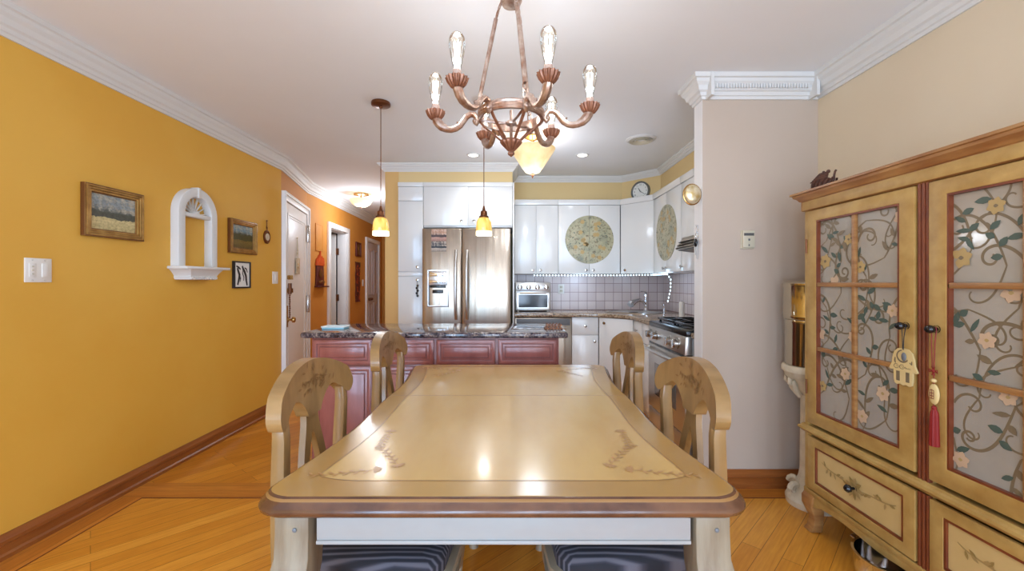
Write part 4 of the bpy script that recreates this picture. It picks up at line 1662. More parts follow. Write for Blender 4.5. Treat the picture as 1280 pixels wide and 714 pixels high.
# gilt shell and keys hanging on the end of the return wall (face looks to -x)
sh = T('gilt_shell', 'round gilt shell ornament on the white end of the return wall', 'ornament', (1.084, 2.60, 1.776), 0)
o = MB()
o.ball((0, -0.02, 0), 0.055, (0.92, 0.42, 1.08), 22, 14)
for i in range(len(o.v)):
    x, y, z = o.v[i]
    a = math.atan2(x, z + 0.05)
    k = 1 + 0.06 * math.cos(a * 14)
    o.v[i] = (x, (y + 0.02) * k - 0.02 if y < -0.02 else y, z)
o.build('shell', M['gold_orn'], sh)
o = MB().tube([(0.055 * math.cos(R(a)) * 0.94, -0.012, 0.058 * math.sin(R(a)) * 1.05) for a in range(0, 360, 15)], 0.006, 8, True)
o.build('rim', M['brass'], sh)
ky = T('key_ring', 'bunch of keys on a ring hanging on the white wall end', 'keys', (1.138, 2.628, 1.54), -90)
o = MB().tube([(0.012 * math.cos(R(a)), -0.006, 0.03 + 0.022 * math.sin(R(a))) for a in range(0, 360, 20)], 0.002, 6, True)
o.tube([(0, 0.0, 0.052), (0, -0.01, 0.05), (0, -0.012, 0.056)], 0.003, 6)
o.tube([(0.02 * math.cos(R(a)), -0.008, -0.012 + 0.02 * math.sin(R(a))) for a in range(0, 360, 20)], 0.0022, 6, True)
o.build('ring', M['chrome'], ky)
o = MB()
for dx, L_ in ((-0.012, 0.10), (0.008, 0.125)):
    o.box(dx - 0.004, dx + 0.004, -0.011, -0.008, -0.03 - L_, -0.03)
    o.lathe([(0.011, -0.0115), (0.011, -0.0075)], (dx, 0, -0.035), 14, 'y')
    for k in range(4):
        o.box(dx - 0.007, dx - 0.003, -0.011, -0.008, -0.03 - L_ + 0.006 + k * 0.012, -0.03 - L_ + 0.012 + k * 0.012)
o.build('key', M['steel2'], ky)
o = MB().ball((0.002, -0.016, -0.055), 0.02, (0.9, 0.5, 1.3), 14, 10)
o.build('fob', M['black'], ky)

# ------------------------------------------------------------------ island
IX0, IX1, IY0, IY1 = -1.362, 0.342, 2.69, 3.30
ct = MB()
ct.box(IX0, IX1, IY0, IY1, 0.884, 0.92)
tag(ct.build('island_countertop', M['granite'], None, bevel=0.012, seg=3), 'polished speckled granite slab lying on the cherry island', 'countertop')
isl = T('kitchen_island', 'cherry wood island with raised panel drawers and doors under a granite slab', 'cabinet', (-0.51, 2.725, 0))
o = MB().box(-0.797, 0.797, 0.012, 0.55, 0.08, 0.8835)
o.box(-0.777, 0.777, 0.05, 0.53, 0, 0.09)
o.build('body', M['cherry'], isl, bevel=0.003)


def raised(x0, x1, z0, z1, name, parent, y=0.012):
    p_ = MB()
    p_.box(x0, x1, y - 0.020, y, z0, z1)
    p_.frame(x0 + 0.004, x1 - 0.004, z0 + 0.004, z1 - 0.004, 0.022, y - 0.026, y - 0.018)
    k = 0.046
    p_.cur = 1
    p_.frame(x0 + 0.024, x1 - 0.024, z0 + 0.024, z1 - 0.024, 0.006, y - 0.0235, y - 0.018)
    p_.frame(x0 + k - 0.004, x1 - k + 0.004, z0 + k - 0.004, z1 - k + 0.004, 0.006, y - 0.0215, y - 0.018)
    p_.cur = 0
    p_.box(x0 + k + 0.002, x1 - k - 0.002, y - 0.027, y - 0.018, z0 + k + 0.002, z1 - k - 0.002)
    return p_.build(name, [M['cherry'], M['cherry_dark']], parent, bevel=0.002)


for k in range(4):
    x0 = -0.79 + k * 0.396
    raised(x0 + 0.008, x0 + 0.386, 0.712, 0.872, 'drawer', isl)
    raised(x0 + 0.008, x0 + 0.386, 0.10, 0.700, 'door', isl)
# small things on the island
tr = T('blue_tray', 'pale blue flat tray on the corner of the island slab', 'tray', (-1.235, 2.93, 0.92))
o = MB()
o.box(-0.075, 0.075, -0.05, 0.05, 0, 0.012)
o.build('base', M['cyan'], tr, bevel=0.003)
o = MB().frame(-0.08, 0.08, 0, 0.1, 0.006, 0.012, 0.02)
for i in range(len(o.v)):
    x, y, z = o.v[i]
    o.v[i] = (x, z - 0.05, y)
o.build('rim', M['paper'], tr, bevel=0.002)
tv = T('metal_trivet', 'little scrolled dark metal trivet on the stove side of the island', 'trivet', (0.265, 2.90, 0.92))
o = MB()
o.tube([(-0.055, -0.05, 0.008), (0.055, -0.05, 0.008), (0.055, 0.05, 0.008), (-0.055, 0.05, 0.008)], 0.004, 6, True)
for k in range(5):
    x = -0.044 + k * 0.022
    o.tube([(x, -0.05, 0.008), (x, -0.05, 0.028), (x + 0.006, -0.05, 0.036), (x + 0.01, -0.05, 0.028)], 0.0035, 6)
    o.tube([(x, 0.05, 0.008), (x, 0.05, 0.028), (x + 0.006, 0.05, 0.036), (x + 0.01, 0.05, 0.028)], 0.0035, 6)
    o.tube([(x, -0.05, 0.008), (x, 0.05, 0.008)], 0.003, 6)
for x in (-0.055, 0.055):
    for y in (-0.05, 0.05):
        o.ball((x, y, 0.005), 0.005)
o.build('rack', M['bronze'], tv)

# ------------------------------------------------------------------ kitchen: refrigerator wall
KF = 4.42


def knob(mb, x, z, y=0):
    mb.lathe([(0.006, y), (0.006, y - 0.014), (0.014, y - 0.018), (0.015, y - 0.026), (0.0001, y - 0.029)], (x, 0, z), 14, 'y')
    return mb


def cabinet(name, label, loc, rz, w_, z0, z1, depth, fronts, toe=False, cornice=0, crown_d=0.012):
    r_ = T(name, label, 'cabinet', (loc[0], loc[1], 0), rz)
    o = MB()
    if toe:
        o.box(0.002, w_ - 0.002, 0.021, depth, 0.10, z1)
        o.box(0.002, w_ - 0.002, 0.07, depth, 0, 0.101)
    else:
        o.box(0.002, w_ - 0.002, 0.021, depth, z0, z1)
    o.build('body', M['white'], r_, bevel=0.001)
    if cornice:
        o = MB().box(0.0, w_, -crown_d, depth, z1, z1 + cornice)
        o.build('cornice', M['white'], r_, bevel=0.003)
    for fr in fronts:
        x0, x1, a, b_, kn, kind = fr
        o = MB().box(x0 + 0.0015, x1 - 0.0015, 0, 0.02, a + 0.0015, b_ - 0.0015)
        f_ = o.build(kind, M['white'], r_, bevel=0.0015)
        if kn:
            knob(MB(), kn[0], kn[1]).build('knob', M['nickel'], f_)
    return r_


pan = cabinet('pantry_cabinet', 'tall narrow white pantry cabinet between tan pillar and refrigerator', (-1.213, KF), 0, 0.262, 0.0, 2.24, 0.62,
              [(0.0, 0.262, 2.09, 2.238, None, 'door'), (0.0, 0.262, 1.352, 2.088, (0.205, 1.40), 'door'), (0.0, 0.262, 0.10, 1.30, (0.205, 1.265), 'door'), (0.0, 0.262, 1.302, 1.350, None, 'rail')], True, 0.042)
ofc = cabinet('overhead_cabinet', 'wide white two door cabinet above the refrigerator', (-0.949, KF), 0, 0.929, 1.815, 2.24, 0.62,
              [(0.0, 0.4645, 1.83, 2.24, (0.40, 1.875), 'door'), (0.4645, 0.929, 1.83, 2.24, (0.53, 1.875), 'door')], False, 0.042)
o = MB().box(0.931, 0.947, 0.0, 0.62, 0.0, 2.282)
o.build('end_panel', M['white'], ofc, bevel=0.001)
wh = T('wind_chime', 'short dark string of beads hanging from a pantry knob', 'ornament', (-1.008, KF - 0.02, 1.265), 0)
o = MB().tube([(0, 0, 0.012), (0, -0.008, 0), (0, -0.008, -0.16)], 0.002, 6)
o.build('cord', M['ink'], wh)
o = MB()
for k in range(5):
    o.ball((0.004 * (-1) ** k, -0.008, -0.06 - k * 0.026), 0.012, (1, 0.7, 1.1), 10, 8)
o.build('bead', M['black'], wh)

# refrigerator
FX0, FX1, FY = -0.935, -0.035, 4.285
fr = T('refrigerator', 'stainless steel side by side refrigerator with ice dispenser', 'refrigerator', (-0.485, FY, 0), 0)
o = MB().box(-0.445, 0.445, 0.07, 0.74, 0.03, 1.775)
o.box(-0.44, 0.44, 0.06, 0.72, 0, 0.05)
o.build('case', M['gray'], fr, bevel=0.004)


def fdoor(x0, x1, hole=None):
    """slightly bowed steel door"""
    d_ = MB()
    n_ = 14
    bowf = lambda x: -0.016 * (1 - ((x - (x0 + x1) / 2) / ((x1 - x0) / 2)) ** 2)
    rings = []
    for i in range(n_ + 1):
        x = x0 + (x1 - x0) * i / n_
        rings.append([(x, bowf(x), 0.06), (x, bowf(x), 1.784), (x, 0.066, 1.784), (x, 0.066, 0.06)])
    d_.loft(rings)
    return d_.build('door', M['steel'], fr, bevel=0.006, sharp=50)


SPL = -0.048
dl = fdoor(-0.446, SPL - 0.003)
dr_ = fdoor(SPL + 0.003, 0.446)
for sx, par in ((-1, dl), (1, dr_)):
    x = SPL + sx * 0.055
    h_ = MB()
    pts = []
    for i in range(15):
        k = i / 14
        pts.append((x, -0.012 - 0.055 * math.sin(PI * min(1, max(0, k))) ** 0.35, 0.87 + 0.69 * k))
    h_.tube(pts, 0.015, 12)
    h_.build('handle', M['steel2'], par)
# dispenser on the freezer door
dx0, dx1, dz0, dz1 = -0.395, -0.175, 0.99, 1.37
dp = MB()
dp.frame(dx0, dx1, dz0, dz1, 0.016, -0.026, 0.0)
dp.box(dx0 + 0.016, dx1 - 0.016, -0.022, 0.0, 1.21, dz1 - 0.016)
dpo = dp.build('dispenser', M['steel2'], dl, bevel=0.003)
dp = MB().box(dx0 + 0.015, dx1 - 0.015, -0.010, 0.002, dz0 + 0.016, 1.21)
dp.build('dispenser_bay', M['gray'], dl)
dp = MB().box(dx0 + 0.055, dx1 - 0.055, -0.026, -0.008, 1.13, 1.165)
dp.box(dx0 + 0.03, dx1 - 0.03, -0.024, -0.008, 1.185, 1.21)
dp.build('paddle', M['black'], dl, bevel=0.003)
dp = MB().box(dx0 + 0.03, dx1 - 0.03, -0.0245, -0.021, 1.30, 1.345)
dp.box(dx0 + 0.03, dx1 - 0.03, -0.026, -0.021, 1.235, 1.262)
dp.build('control_panel', M['chrome'], dl, bevel=0.001)
dp = MB().box(0.235, 0.315, -0.0145, -0.008, 1.692, 1.700)
dp.build('badge', M['chrome'], dr_)
o = MB().box(-0.076, 0.076, 0, 0.004, -0.06, 0.06)
tag(o.build('photo_magnet', M['photo1'], None), 'upper snapshot magnet on the freezer door', 'photo', (-0.485 - 0.275, FY - 0.0165, 1.713), 0)
o = MB().box(-0.076, 0.076, 0, 0.004, -0.05, 0.05)
tag(o.build('photo_magnet', M['photo2'], None), 'lower darker snapshot magnet on the freezer door', 'photo', (-0.485 - 0.275, FY - 0.0165, 1.600), 0)

# ------------------------------------------------------------------ upper cabinets
UB = 4.72


def half_disc(parent, cx_, cz_, r_, side, y=-0.004, extra=None):
    o_ = MB()
    n_ = 28
    pts = [(cx_ + side * 0.0015, cz_ - r_)]
    for i in range(n_ + 1):
        a = -PI / 2 + PI * i / n_
        pts.append((cx_ + side * (0.0015 + r_ * math.cos(a)), cz_ + r_ * math.sin(a)))
    o_.prism(pts[1:], y, 0.0005, 'y')
    rg_ = random.Random(int(cx_ * 1000) + side)
    fn_ = lambda u, v: (u, y - 0.0006, v)
    for k in range(34):
        a, q = rg_.uniform(-PI / 2, PI / 2), r_ * math.sqrt(rg_.uniform(0, 0.8))
        u, v = cx_ + side * (0.012 + q * math.cos(a)), cz_ + q * math.sin(a)
        if abs(u - cx_) < 0.03:
            continue
        o_.cur = rg_.choice([1, 1, 2, 3])
        if o_.cur == 3:
            for m_ in range(5):
                leaf(o_, u, v, m_ * 1.256, 0.028, 0.022, lambda p, q_, m_=m_: (p, y - 0.0006 - 0.0001 * m_, q_))
        else:
            leaf(o_, u, v, rg_.uniform(0, 6.28), 0.03, 0.010, fn_)
    o_.build('floral_disc', [M['floral'], M['vine'], M['leaf'], M['petal2']], parent)


cabinet('upper_cabinet', 'plain white two door wall cabinet above the toaster oven', (0.001, UB), 0, 0.488, 1.335, 2.10, 0.32,
        [(0.0, 0.240, 1.335, 2.098, (0.205, 1.375), 'door'), (0.240, 0.488, 1.335, 2.098, (0.29, 1.375), 'door')], False, 0.06)
cb = cabinet('upper_cabinet', 'white wall cabinet with round floral disc facing the dining table', (0.490, UB), 0, 0.686, 1.335, 2.10, 0.32,
             [(0.0, 0.345, 1.335, 2.098, (0.305, 1.375), 'door'), (0.345, 0.686, 1.335, 2.098, (0.385, 1.375), 'door')], False, 0.06)
ds = [c_ for c_ in cb.children if c_.name.startswith('door')]
for d_ in ds:
    xm = sum(v.co.x for v in d_.data.vertices) / len(d_.data.vertices)
    half_disc(d_, 0.345, 1.715, 0.268, -1 if xm < 0.345 else 1)
# diagonal corner cabinet
dg = T('corner_cabinet', 'white diagonal corner wall cabinet under the clock', 'cabinet', (1.178, UB, 0), -45)
dw_ = math.hypot(1.452 - 1.178, UB - 4.425)
o = MB().prism([(0.003, 0.021), (dw_ - 0.003, 0.021), (dw_ + 0.20, 0.225), (dw_ / 2, 0.60), (-0.20, 0.225)], 1.335, 2.10)
o.build('body', M['white'], dg)
o = MB().prism([(0.0, -0.012), (dw_, -0.012), (dw_ + 0.20, 0.215), (dw_ / 2, 0.60), (-0.20, 0.215)], 2.10, 2.16)
o.build('cornice', M['white'], dg, bevel=0.003)
o = MB().box(0.006, dw_ - 0.006, 0, 0.02, 1.336, 2.098)
f_ = o.build('door', M['white'], dg, bevel=0.0015)
knob(MB(), 0.07, 1.375).build('knob', M['nickel'], f_)
# right hand run, facing -x
UR = 1.452
cb = cabinet('upper_cabinet', 'white wall cabinet with round floral disc beside the range hood', (UR, 4.425), -90, 0.73, 1.335, 2.10, 0.32,
             [(0.0, 0.365, 1.335, 2.098, (0.325, 1.375), 'door'), (0.365, 0.73, 1.335, 2.098, (0.405, 1.375), 'door')], False, 0.06)
ds = [c_ for c_ in cb.children if c_.name.startswith('door')]
for d_ in ds:
    xm = sum(v.co.x for v in d_.data.vertices) / len(d_.data.vertices)
    half_disc(d_, 0.365, 1.715, 0.268, -1 if xm < 0.365 else 1)
cabinet('upper_cabinet', 'narrow plain white wall cabinet right beside the range hood', (UR, 3.693), -90, 0.27, 1.335, 2.10, 0.32,
        [(0.0, 0.27, 1.335, 2.098, (0.035, 1.375), 'door')], False, 0.06)
cabinet('upper_cabinet', 'short white wall cabinet over the range hood', (UR, 3.421), -90, 0.72, 1.60, 2.10, 0.32,
        [(0.0, 0.36, 1.60, 2.098, (0.32, 1.64), 'door'), (0.36, 0.72, 1.60, 2.098, (0.40, 1.64), 'door')], False, 0.06)
hd = T('range_hood', 'slim stainless range hood under the short wall cabinet', 'hood', (UR, 3.41, 0), -90)
o = MB().prism([(-0.16, 1.50), (0.30, 1.44), (0.30, 1.598), (-0.10, 1.598)], 0.0, 0.70, 'x')
o.build('canopy', M['steel'], hd, bevel=0.003)
o = MB()
for k in range(3):
    o.box(0.01, 0.69, -0.1615 + 0.012 * k, -0.14 + 0.012 * k, 1.508 + k * 0.024, 1.512 + k * 0.024)
o.build('vent_slot', M['dark'], hd)
o = MB().prism([(-0.14, 1.492), (0.29, 1.436), (0.29, 1.442), (-0.14, 1.498)], 0.02, 0.68, 'x')
o.build('filter', M['gray'], hd)

# clock on the diagonal soffit
ck = T('wall_clock', 'round dark rimmed wall clock above the corner cabinet', 'clock', (1.437, 4.805, 2.268), -45.3)
o = MB().lathe([(0.112, 0.0), (0.113, -0.03), (0.106, -0.036), (0.096, -0.032), (0.094, -0.018), (0.0001, -0.018)], (0, 0, 0), 40, 'y')
o.build('rim', M['sensor'], ck, sharp=40)
o = MB().lathe([(0.095, -0.018), (0.095, -0.020), (0.0001, -0.020)], (0, 0, 0), 40, 'y')
o.cur = 1
for k in range(1, 13):
    a = R(90 - 30 * k)
    text_into(o, str(k), 0.028, lambda u, v, a=a: (0.074 * math.cos(a) + u, -0.0206, 0.074 * math.sin(a) + v))
o.build('dial', [M['paper'], M['ink']], ck)
o = MB()
fn = lambda u, v: (u, -0.0222, v)
ribbon(o, [(0.01, -0.012), (0, 0), (-0.026, 0.042)], 0.008, fn)
ribbon(o, [(-0.012, 0.008), (0, 0), (0.058, -0.040)], 0.006, fn)
o.lathe([(0.006, -0.024), (0.006, -0.020)], (0, 0, 0), 12, 'y')
o.build('clock_hands', M['ink'], ck)

# LED string under the cabinets
ls = T('led_string', 'string of small cool white LED beads under the wall cabinets', 'string light', (0, 0, 1.318))
path = [(0.22, UB - 0.012, 0), (1.17, UB - 0.012, 0), (1.44, 4.425, 0), (1.442, 4.0, 0), (1.46, 3.96, -0.05), (1.455, 3.95, -0.14), (1.43, 3.96, -0.27)]
o = MB().tube(path, 0.0022, 6)
o.build('cord', M['paper'], ls)
pl_, acc = [], 0
for a, b_ in zip(path[:-1], path[1:]):
    a, b_ = Vector(a), Vector(b_)
    L_ = (b_ - a).length
    s_ = acc
    while s_ < L_:
        pl_.append(a + (b_ - a) * (s_ / L_))
        s_ += 0.034
    acc = s_ - L_
pb = None
for p_ in pl_:
    if pb is None:
        o = MB().ball((0, 0, 0), 0.0075, (0.8, 0.8, 1.2), 8, 6)
        pb = o.build('led_bead', M['led'], ls)
        pb.location = p_
    else:
        c_ = pb.copy()
        C.objects.link(c_)
        c_.location = p_
point('led_light', (0.75, 4.80, 1.29), P_LED, (0.75, 0.9, 1.0), 0.1)
point('led_light', (1.50, 4.3, 1.29), P_LED, (0.75, 0.9, 1.0), 0.1)

# ------------------------------------------------------------------ base cabinets
BF = 4.43
dwsh = T('dishwasher', 'dark stainless dishwasher beside the refrigerator', 'dishwasher', (0.001, BF, 0), 0)
o = MB().box(0.004, 0.596, 0.022, 0.60, 0.10, 0.868)
o.build('case', M['gray'], dwsh)
o = MB().box(0.004, 0.598, -0.004, 0.022, 0.11, 0.868)
dd = o.build('door', M['steel'], dwsh, bevel=0.004)
o = MB().box(0.02, 0.58, -0.006, -0.003, 0.79, 0.86)
o.build('control_panel', M['gray'], dd, bevel=0.001)
o = MB().tube([(0.06, 0, 0.76), (0.06, -0.035, 0.765), (0.54, -0.035, 0.765), (0.54, 0, 0.76)], 0.009, 8)
o.build('handle', M['steel2'], dd)
o = MB().box(0.004, 0.598, 0.06, 0.08, 0.0, 0.10)
o.build('kick_plate', M['black'], dwsh)
cabinet('base_cabinet', 'white base cabinet with one drawer beside the dishwasher', (0.601, BF), 0, 0.276, 0, 0.876, 0.60,
        [(0.0, 0.276, 0.69, 0.872, (0.138, 0.785), 'drawer'), (0.0, 0.276, 0.105, 0.687, (0.235, 0.625), 'door')], True)
sb = T('sink_cabinet', 'white diagonal sink base cabinet in the kitchen corner', 'cabinet', (0.880, BF, 0), -45)
sw_ = 0.283 * math.sqrt(2)
o = MB().prism([(0.003, 0.021), (sw_ - 0.003, 0.021), (sw_ + 0.40, 0.43), (sw_ / 2, 1.02), (-0.40, 0.43)], 0.10, 0.70)
o.build('body', M['white'], sb)
o = MB().box(0.004, sw_ - 0.004, 0, 0.02, 0.105, 0.872)
f_ = o.build('door', M['white'], sb, bevel=0.0015)
knob(MB(), 0.08, 0.82).build('knob', M['nickel'], f_)
BR = 1.163
cabinet('base_cabinet', 'narrow white base cabinet with drawer between sink cabinet and filler', (BR, 4.145), -90, 0.27, 0, 0.876, 0.60,
        [(0.0, 0.27, 0.69, 0.872, (0.135, 0.785), 'drawer'), (0.0, 0.27, 0.105, 0.687, (0.225, 0.625), 'door')], True)
cabinet('base_cabinet', 'slim white pull out base cabinet beside the stove', (BR, 3.873), -90, 0.36, 0, 0.876, 0.60,
        [(0.0, 0.36, 0.69, 0.872, None, 'drawer'), (0.0, 0.36, 0.105, 0.687, (0.06, 0.65), 'door')], True)
# counter
ct = MB()
ct.prism([(0.001, 4.405), (0.86, 4.405), (0.92, 4.375), (1.10, 4.195), (1.138, 4.12), (1.138, 3.512), (1.771, 3.512), (1.771, 5.041), (0.001, 5.041)], 0.878, 0.914)
ct.box(1.138, 1.771, 2.70, 2.742, 0.878, 0.914)
tag(ct.build('kitchen_countertop', M['granite2'], None, bevel=0.008, seg=3), 'brown granite counter running from refrigerator to stove', 'countertop')
# sink
sk_ = T('kitchen_sink', 'stainless drop in sink in the corner of the kitchen counter', 'sink', (1.28, 4.56, 0.914), -45)
o = MB()
rings = []
for hx, hy, z in ((0.27, 0.20, 0.001), (0.27, 0.20, 0.010), (0.25, 0.18, 0.011), (0.245, 0.175, 0.003), (0.24, 0.17, 0.0022)):
    r_ = []
    for k in range(32):
        a = 2 * PI * k / 32
        ca, sa = math.cos(a), math.sin(a)
        r_.append((hx * math.copysign(abs(ca) ** 0.45, ca), hy * math.copysign(abs(sa) ** 0.45, sa), z))
    rings.append(r_)
o.loft(rings)
o.build('rim', M['steel2'], sk_, sharp=50)
o = MB().lathe([(0.05, 0.003), (0.05, 0.005), (0.0001, 0.005)], (0, 0, 0), 20)
o.build('drain', M['dark'], sk_)
fa_ = T('kitchen_faucet', 'chrome pull out kitchen faucet behind the sink', 'faucet', (1.475, 4.76, 0.914), 182)
o = MB().lathe([(0.032, 0), (0.032, 0.012), (0.02, 0.018), (0.019, 0.14), (0.023, 0.16), (0.022, 0.195), (0.012, 0.205), (0.0001, 0.207)], (0, 0, 0), 20)
o.build('body', M['chrome'], fa_, sharp=50)
o = MB().tube([(0, 0, 0.08), (0.05, 0.03, 0.12), (0.10, 0.06, 0.13), (0.15, 0.09, 0.115)], [0.017, 0.018, 0.02, 0.022], 12)
o.tube([(0.15, 0.09, 0.115), (0.21, 0.126, 0.09), (0.225, 0.135, 0.078)], [0.026, 0.040, 0.030], 14)
o.build('spout', M['chrome'], fa_)
o = MB().tube([(0, 0, 0.195), (-0.02, -0.03, 0.215), (0.05, -0.02, 0.225)], [0.01, 0.009, 0.007], 10)
o.build('lever', M['chrome'], fa_)
sd = T('soap_dispenser', 'chrome soap pump beside the sink', 'dispenser', (1.63, 4.62, 0.914))
o = MB().lathe([(0.02, 0), (0.02, 0.01), (0.011, 0.014), (0.011, 0.07), (0.018, 0.075), (0.018, 0.09), (0.0001, 0.094)], (0, 0, 0), 14)
o.build('pump_body', M['chrome'], sd)
o = MB().tube([(0, 0, 0.085), (-0.03, -0.03, 0.09), (-0.045, -0.045, 0.08)], 0.006, 8)
o.build('nozzle', M['chrome'], sd)
bt = T('pillar_candle', 'tall thin white candle standing on the counter beside the stove', 'candle', (1.555, 3.94, 0.914))
o = MB().lathe([(0.024, 0), (0.024, 0.14), (0.018, 0.146), (0.0001, 0.143)], (0, 0, 0), 18)
o.build('wax', M['plastic'], bt)
o = MB().tube([(0, 0, 0.142), (0.001, 0, 0.15), (0.003, 0, 0.156)], 0.0015, 6)
o.build('wick', M['ink'], bt)

# toaster oven
to = T('toaster_oven', 'silver toaster oven with four knobs on the counter beside the refrigerator', 'toaster oven', (0.012, 4.645, 0.914))
o = MB().box(0, 0.385, 0.012, 0.32, 0.015, 0.325)
for x in (0.03, 0.355):
    for y in (0.04, 0.29):
        o.lathe([(0.014, 0), (0.012, 0.016)], (x, y, 0), 10)
o.build('case', M['steel2'], to, bevel=0.008)
o = MB().box(0.004, 0.381, 0.0, 0.014, 0.225, 0.32)
o.build('control_panel', M['steel2'], to, bevel=0.002)
for k in range(4):
    x = 0.048 + k * 0.096
    o = MB().lathe([(0.028, 0.0), (0.027, -0.018), (0.02, -0.022), (0.0001, -0.022)], (x, 0, 0.272), 18, 'y')
    o.box(x - 0.004, x + 0.004, -0.028, -0.018, 0.252, 0.292)
    o.build('knob', M['nickel'], to)
o = MB().frame(0.006, 0.379, 0.022, 0.218, 0.03, -0.006, 0.014)
dd = o.build('door', M['steel2'], to, bevel=0.002)
o = MB().box(0.034, 0.351, 0.0, 0.004, 0.05, 0.19)
o.build('door_glass', M['glass_door'], dd)
o = MB().tube([(0.05, -0.004, 0.205), (0.05, -0.03, 0.207), (0.335, -0.03, 0.207), (0.335, -0.004, 0.205)], 0.007, 8)
o.build('handle', M['chrome'], dd)
# outlet on the backsplash
ou = T('outlet', 'white double outlet on the tile beside the toaster oven', 'outlet', (0.555, 5.042, 1.16))
o = MB().box(-0.036, 0.036, -0.006, 0, -0.058, 0.058)
o.build('plate', M['plastic'], ou, bevel=0.002)
for z in (-0.022, 0.022):
    o = MB().box(-0.017, 0.017, -0.009, -0.005, z - 0.015, z + 0.015)
    o.cur = 1
    o.box(-0.008, -0.005, -0.0095, -0.008, z - 0.005, z + 0.007)
    o.box(0.005, 0.008, -0.0095, -0.008, z - 0.005, z + 0.007)
    o.build('socket', [M['plastic2'], M['dark']], ou)

# stove
st = T('gas_stove', 'stainless gas stove with black grates against the kitchen wall', 'stove', (1.125, 3.507, 0), -90)
SWD = 0.762
o = MB().box(0.003, SWD - 0.003, 0.03, 0.63, 0.02, 0.895)
o.build('body', M['steel2'], st, bevel=0.003)
o = MB().box(0.0, SWD, -0.012, 0.64, 0.885, 0.925)
o.build('cooktop', M['black'], st, bevel=0.008)
o = MB()
for gx in (0.02, 0.39):
    x0, x1 = gx, gx + 0.35
    for y in (0.06, 0.19, 0.33, 0.46, 0.58):
        o.box(x0, x1, y - 0.007, y + 0.007, 0.938, 0.955)
    for x in (x0 + 0.007, (x0 + x1) / 2, x1 - 0.007):
        o.box(x - 0.007, x + 0.007, 0.06, 0.58, 0.938, 0.955)
    for x in (x0 + 0.02, x1 - 0.02):
        for y in (0.07, 0.57):
            o.box(x - 0.008, x + 0.008, y - 0.008, y + 0.008, 0.922, 0.94)
    for y in (0.19, 0.46):
        o.lathe([(0.045, 0.922), (0.045, 0.93), (0.03, 0.936), (0.0001, 0.936)], ((x0 + x1) / 2, y, 0), 16)
o.build('grate', M['black'], st, bevel=0.002)
o = MB().prism([(-0.012, 0.885), (-0.022, 0.765), (0.03, 0.765), (0.03, 0.885)], 0.002, SWD - 0.002, 'x')
o.build('control_panel', M['steel2'], st, bevel=0.003)
for x in (0.07, 0.20, 0.50, 0.63):
    o = MB().lathe([(0.038, -0.014), (0.038, -0.022), (0.030, -0.024), (0.028, -0.05), (0.022, -0.054), (0.0001, -0.054)], (x, 0, 0.825), 20, 'y')
    o.box(x - 0.006, x + 0.006, -0.062, -0.05, 0.80, 0.85)
    o.build('knob', M['nickel'], st)
o = MB().box(0.002, SWD - 0.002, -0.01, 0.03, 0.745, 0.766)
o.build('vent_gap', M['black'], st)
o = MB().box(0.004, SWD - 0.004, -0.018, 0.03, 0.24, 0.745)
dd = o.build('oven_door', M['steel2'], st, bevel=0.006)
o = MB().box(0.16, SWD - 0.16, -0.0195, -0.016, 0.36, 0.61)
o.build('oven_window', M['sensor'], dd, bevel=0.001)
o = MB().tube([(0.03, -0.015, 0.715), (0.05, -0.055, 0.712)] + [(0.05 + (SWD - 0.10) * i / 10, -0.055 - 0.014 * math.sin(PI * i / 10), 0.712) for i in range(1, 10)] + [(SWD - 0.05, -0.055, 0.712), (SWD - 0.03, -0.015, 0.715)], 0.013, 10)
o.build('handle', M['steel2'], dd)
o = MB().box(0.004, SWD - 0.004, -0.014, 0.03, 0.07, 0.232)
o.build('drawer', M['steel2'], st, bevel=0.006)
o = MB()
for x in (0.05, SWD - 0.05):
    for y in (0.08, 0.58):
        o.lathe([(0.02, 0), (0.018, 0.03)], (x, y, 0), 10)
o.build('foot', M['black'], st)

# ------------------------------------------------------------------ chandelier
CX, CY = -0.013, 1.70
cdl = T('chandelier', 'six arm antique silver chandelier with clear bulbs above the table', 'chandelier', (CX, CY, 0))
o = MB().lathe([(0.001, 2.479), (0.065, 2.479), (0.065, 2.468), (0.03, 2.448), (0.010, 2.44), (0.010, 2.40), (0.030, 2.395), (0.042, 2.385), (0.044, 2.368), (0.036, 2.352), (0.0001, 2.350)], (0, 0, 0), 32)
o.build('ceiling_canopy', M['chand'], cdl, sharp=45)
o = MB().lathe([(0.118, 1.888), (0.130, 1.888), (0.134, 1.895), (0.131, 1.899), (0.135, 1.906), (0.131, 1.912), (0.134, 1.919), (0.128, 1.926), (0.118, 1.926), (0.118, 1.888)], (0, 0, 0), 48)
o.lathe([(0.0001, 1.872), (0.02, 1.872), (0.022, 1.878), (0.02, 1.884), (0.0001, 1.884)], (0, 0, 0), 20)
for k in range(3):
    a = R(54 + 120 * k)
    o.tube([(0.12 * math.cos(a), 0.12 * math.sin(a), 1.895), (0.06 * math.cos(a), 0.06 * math.sin(a), 1.882), (0, 0, 1.878)], 0.005, 8)
o.tube([(0, 0, 1.81), (0, 0, 1.93)], 0.006, 8)
o.build('ring', M['chand'], cdl, sharp=45)
o = MB().lathe([(0.0001, 1.812), (0.030, 1.812), (0.041, 1.806), (0.042, 1.80), (0.034, 1.79), (0.018, 1.772), (0.010, 1.764), (0.013, 1.758), (0.012, 1.752), (0.0001, 1.742)], (0, 0, 0), 48, flute=0.07, nfl=16)
o.build('finial_bowl', M['chand_dark'], cdl, sharp=60)
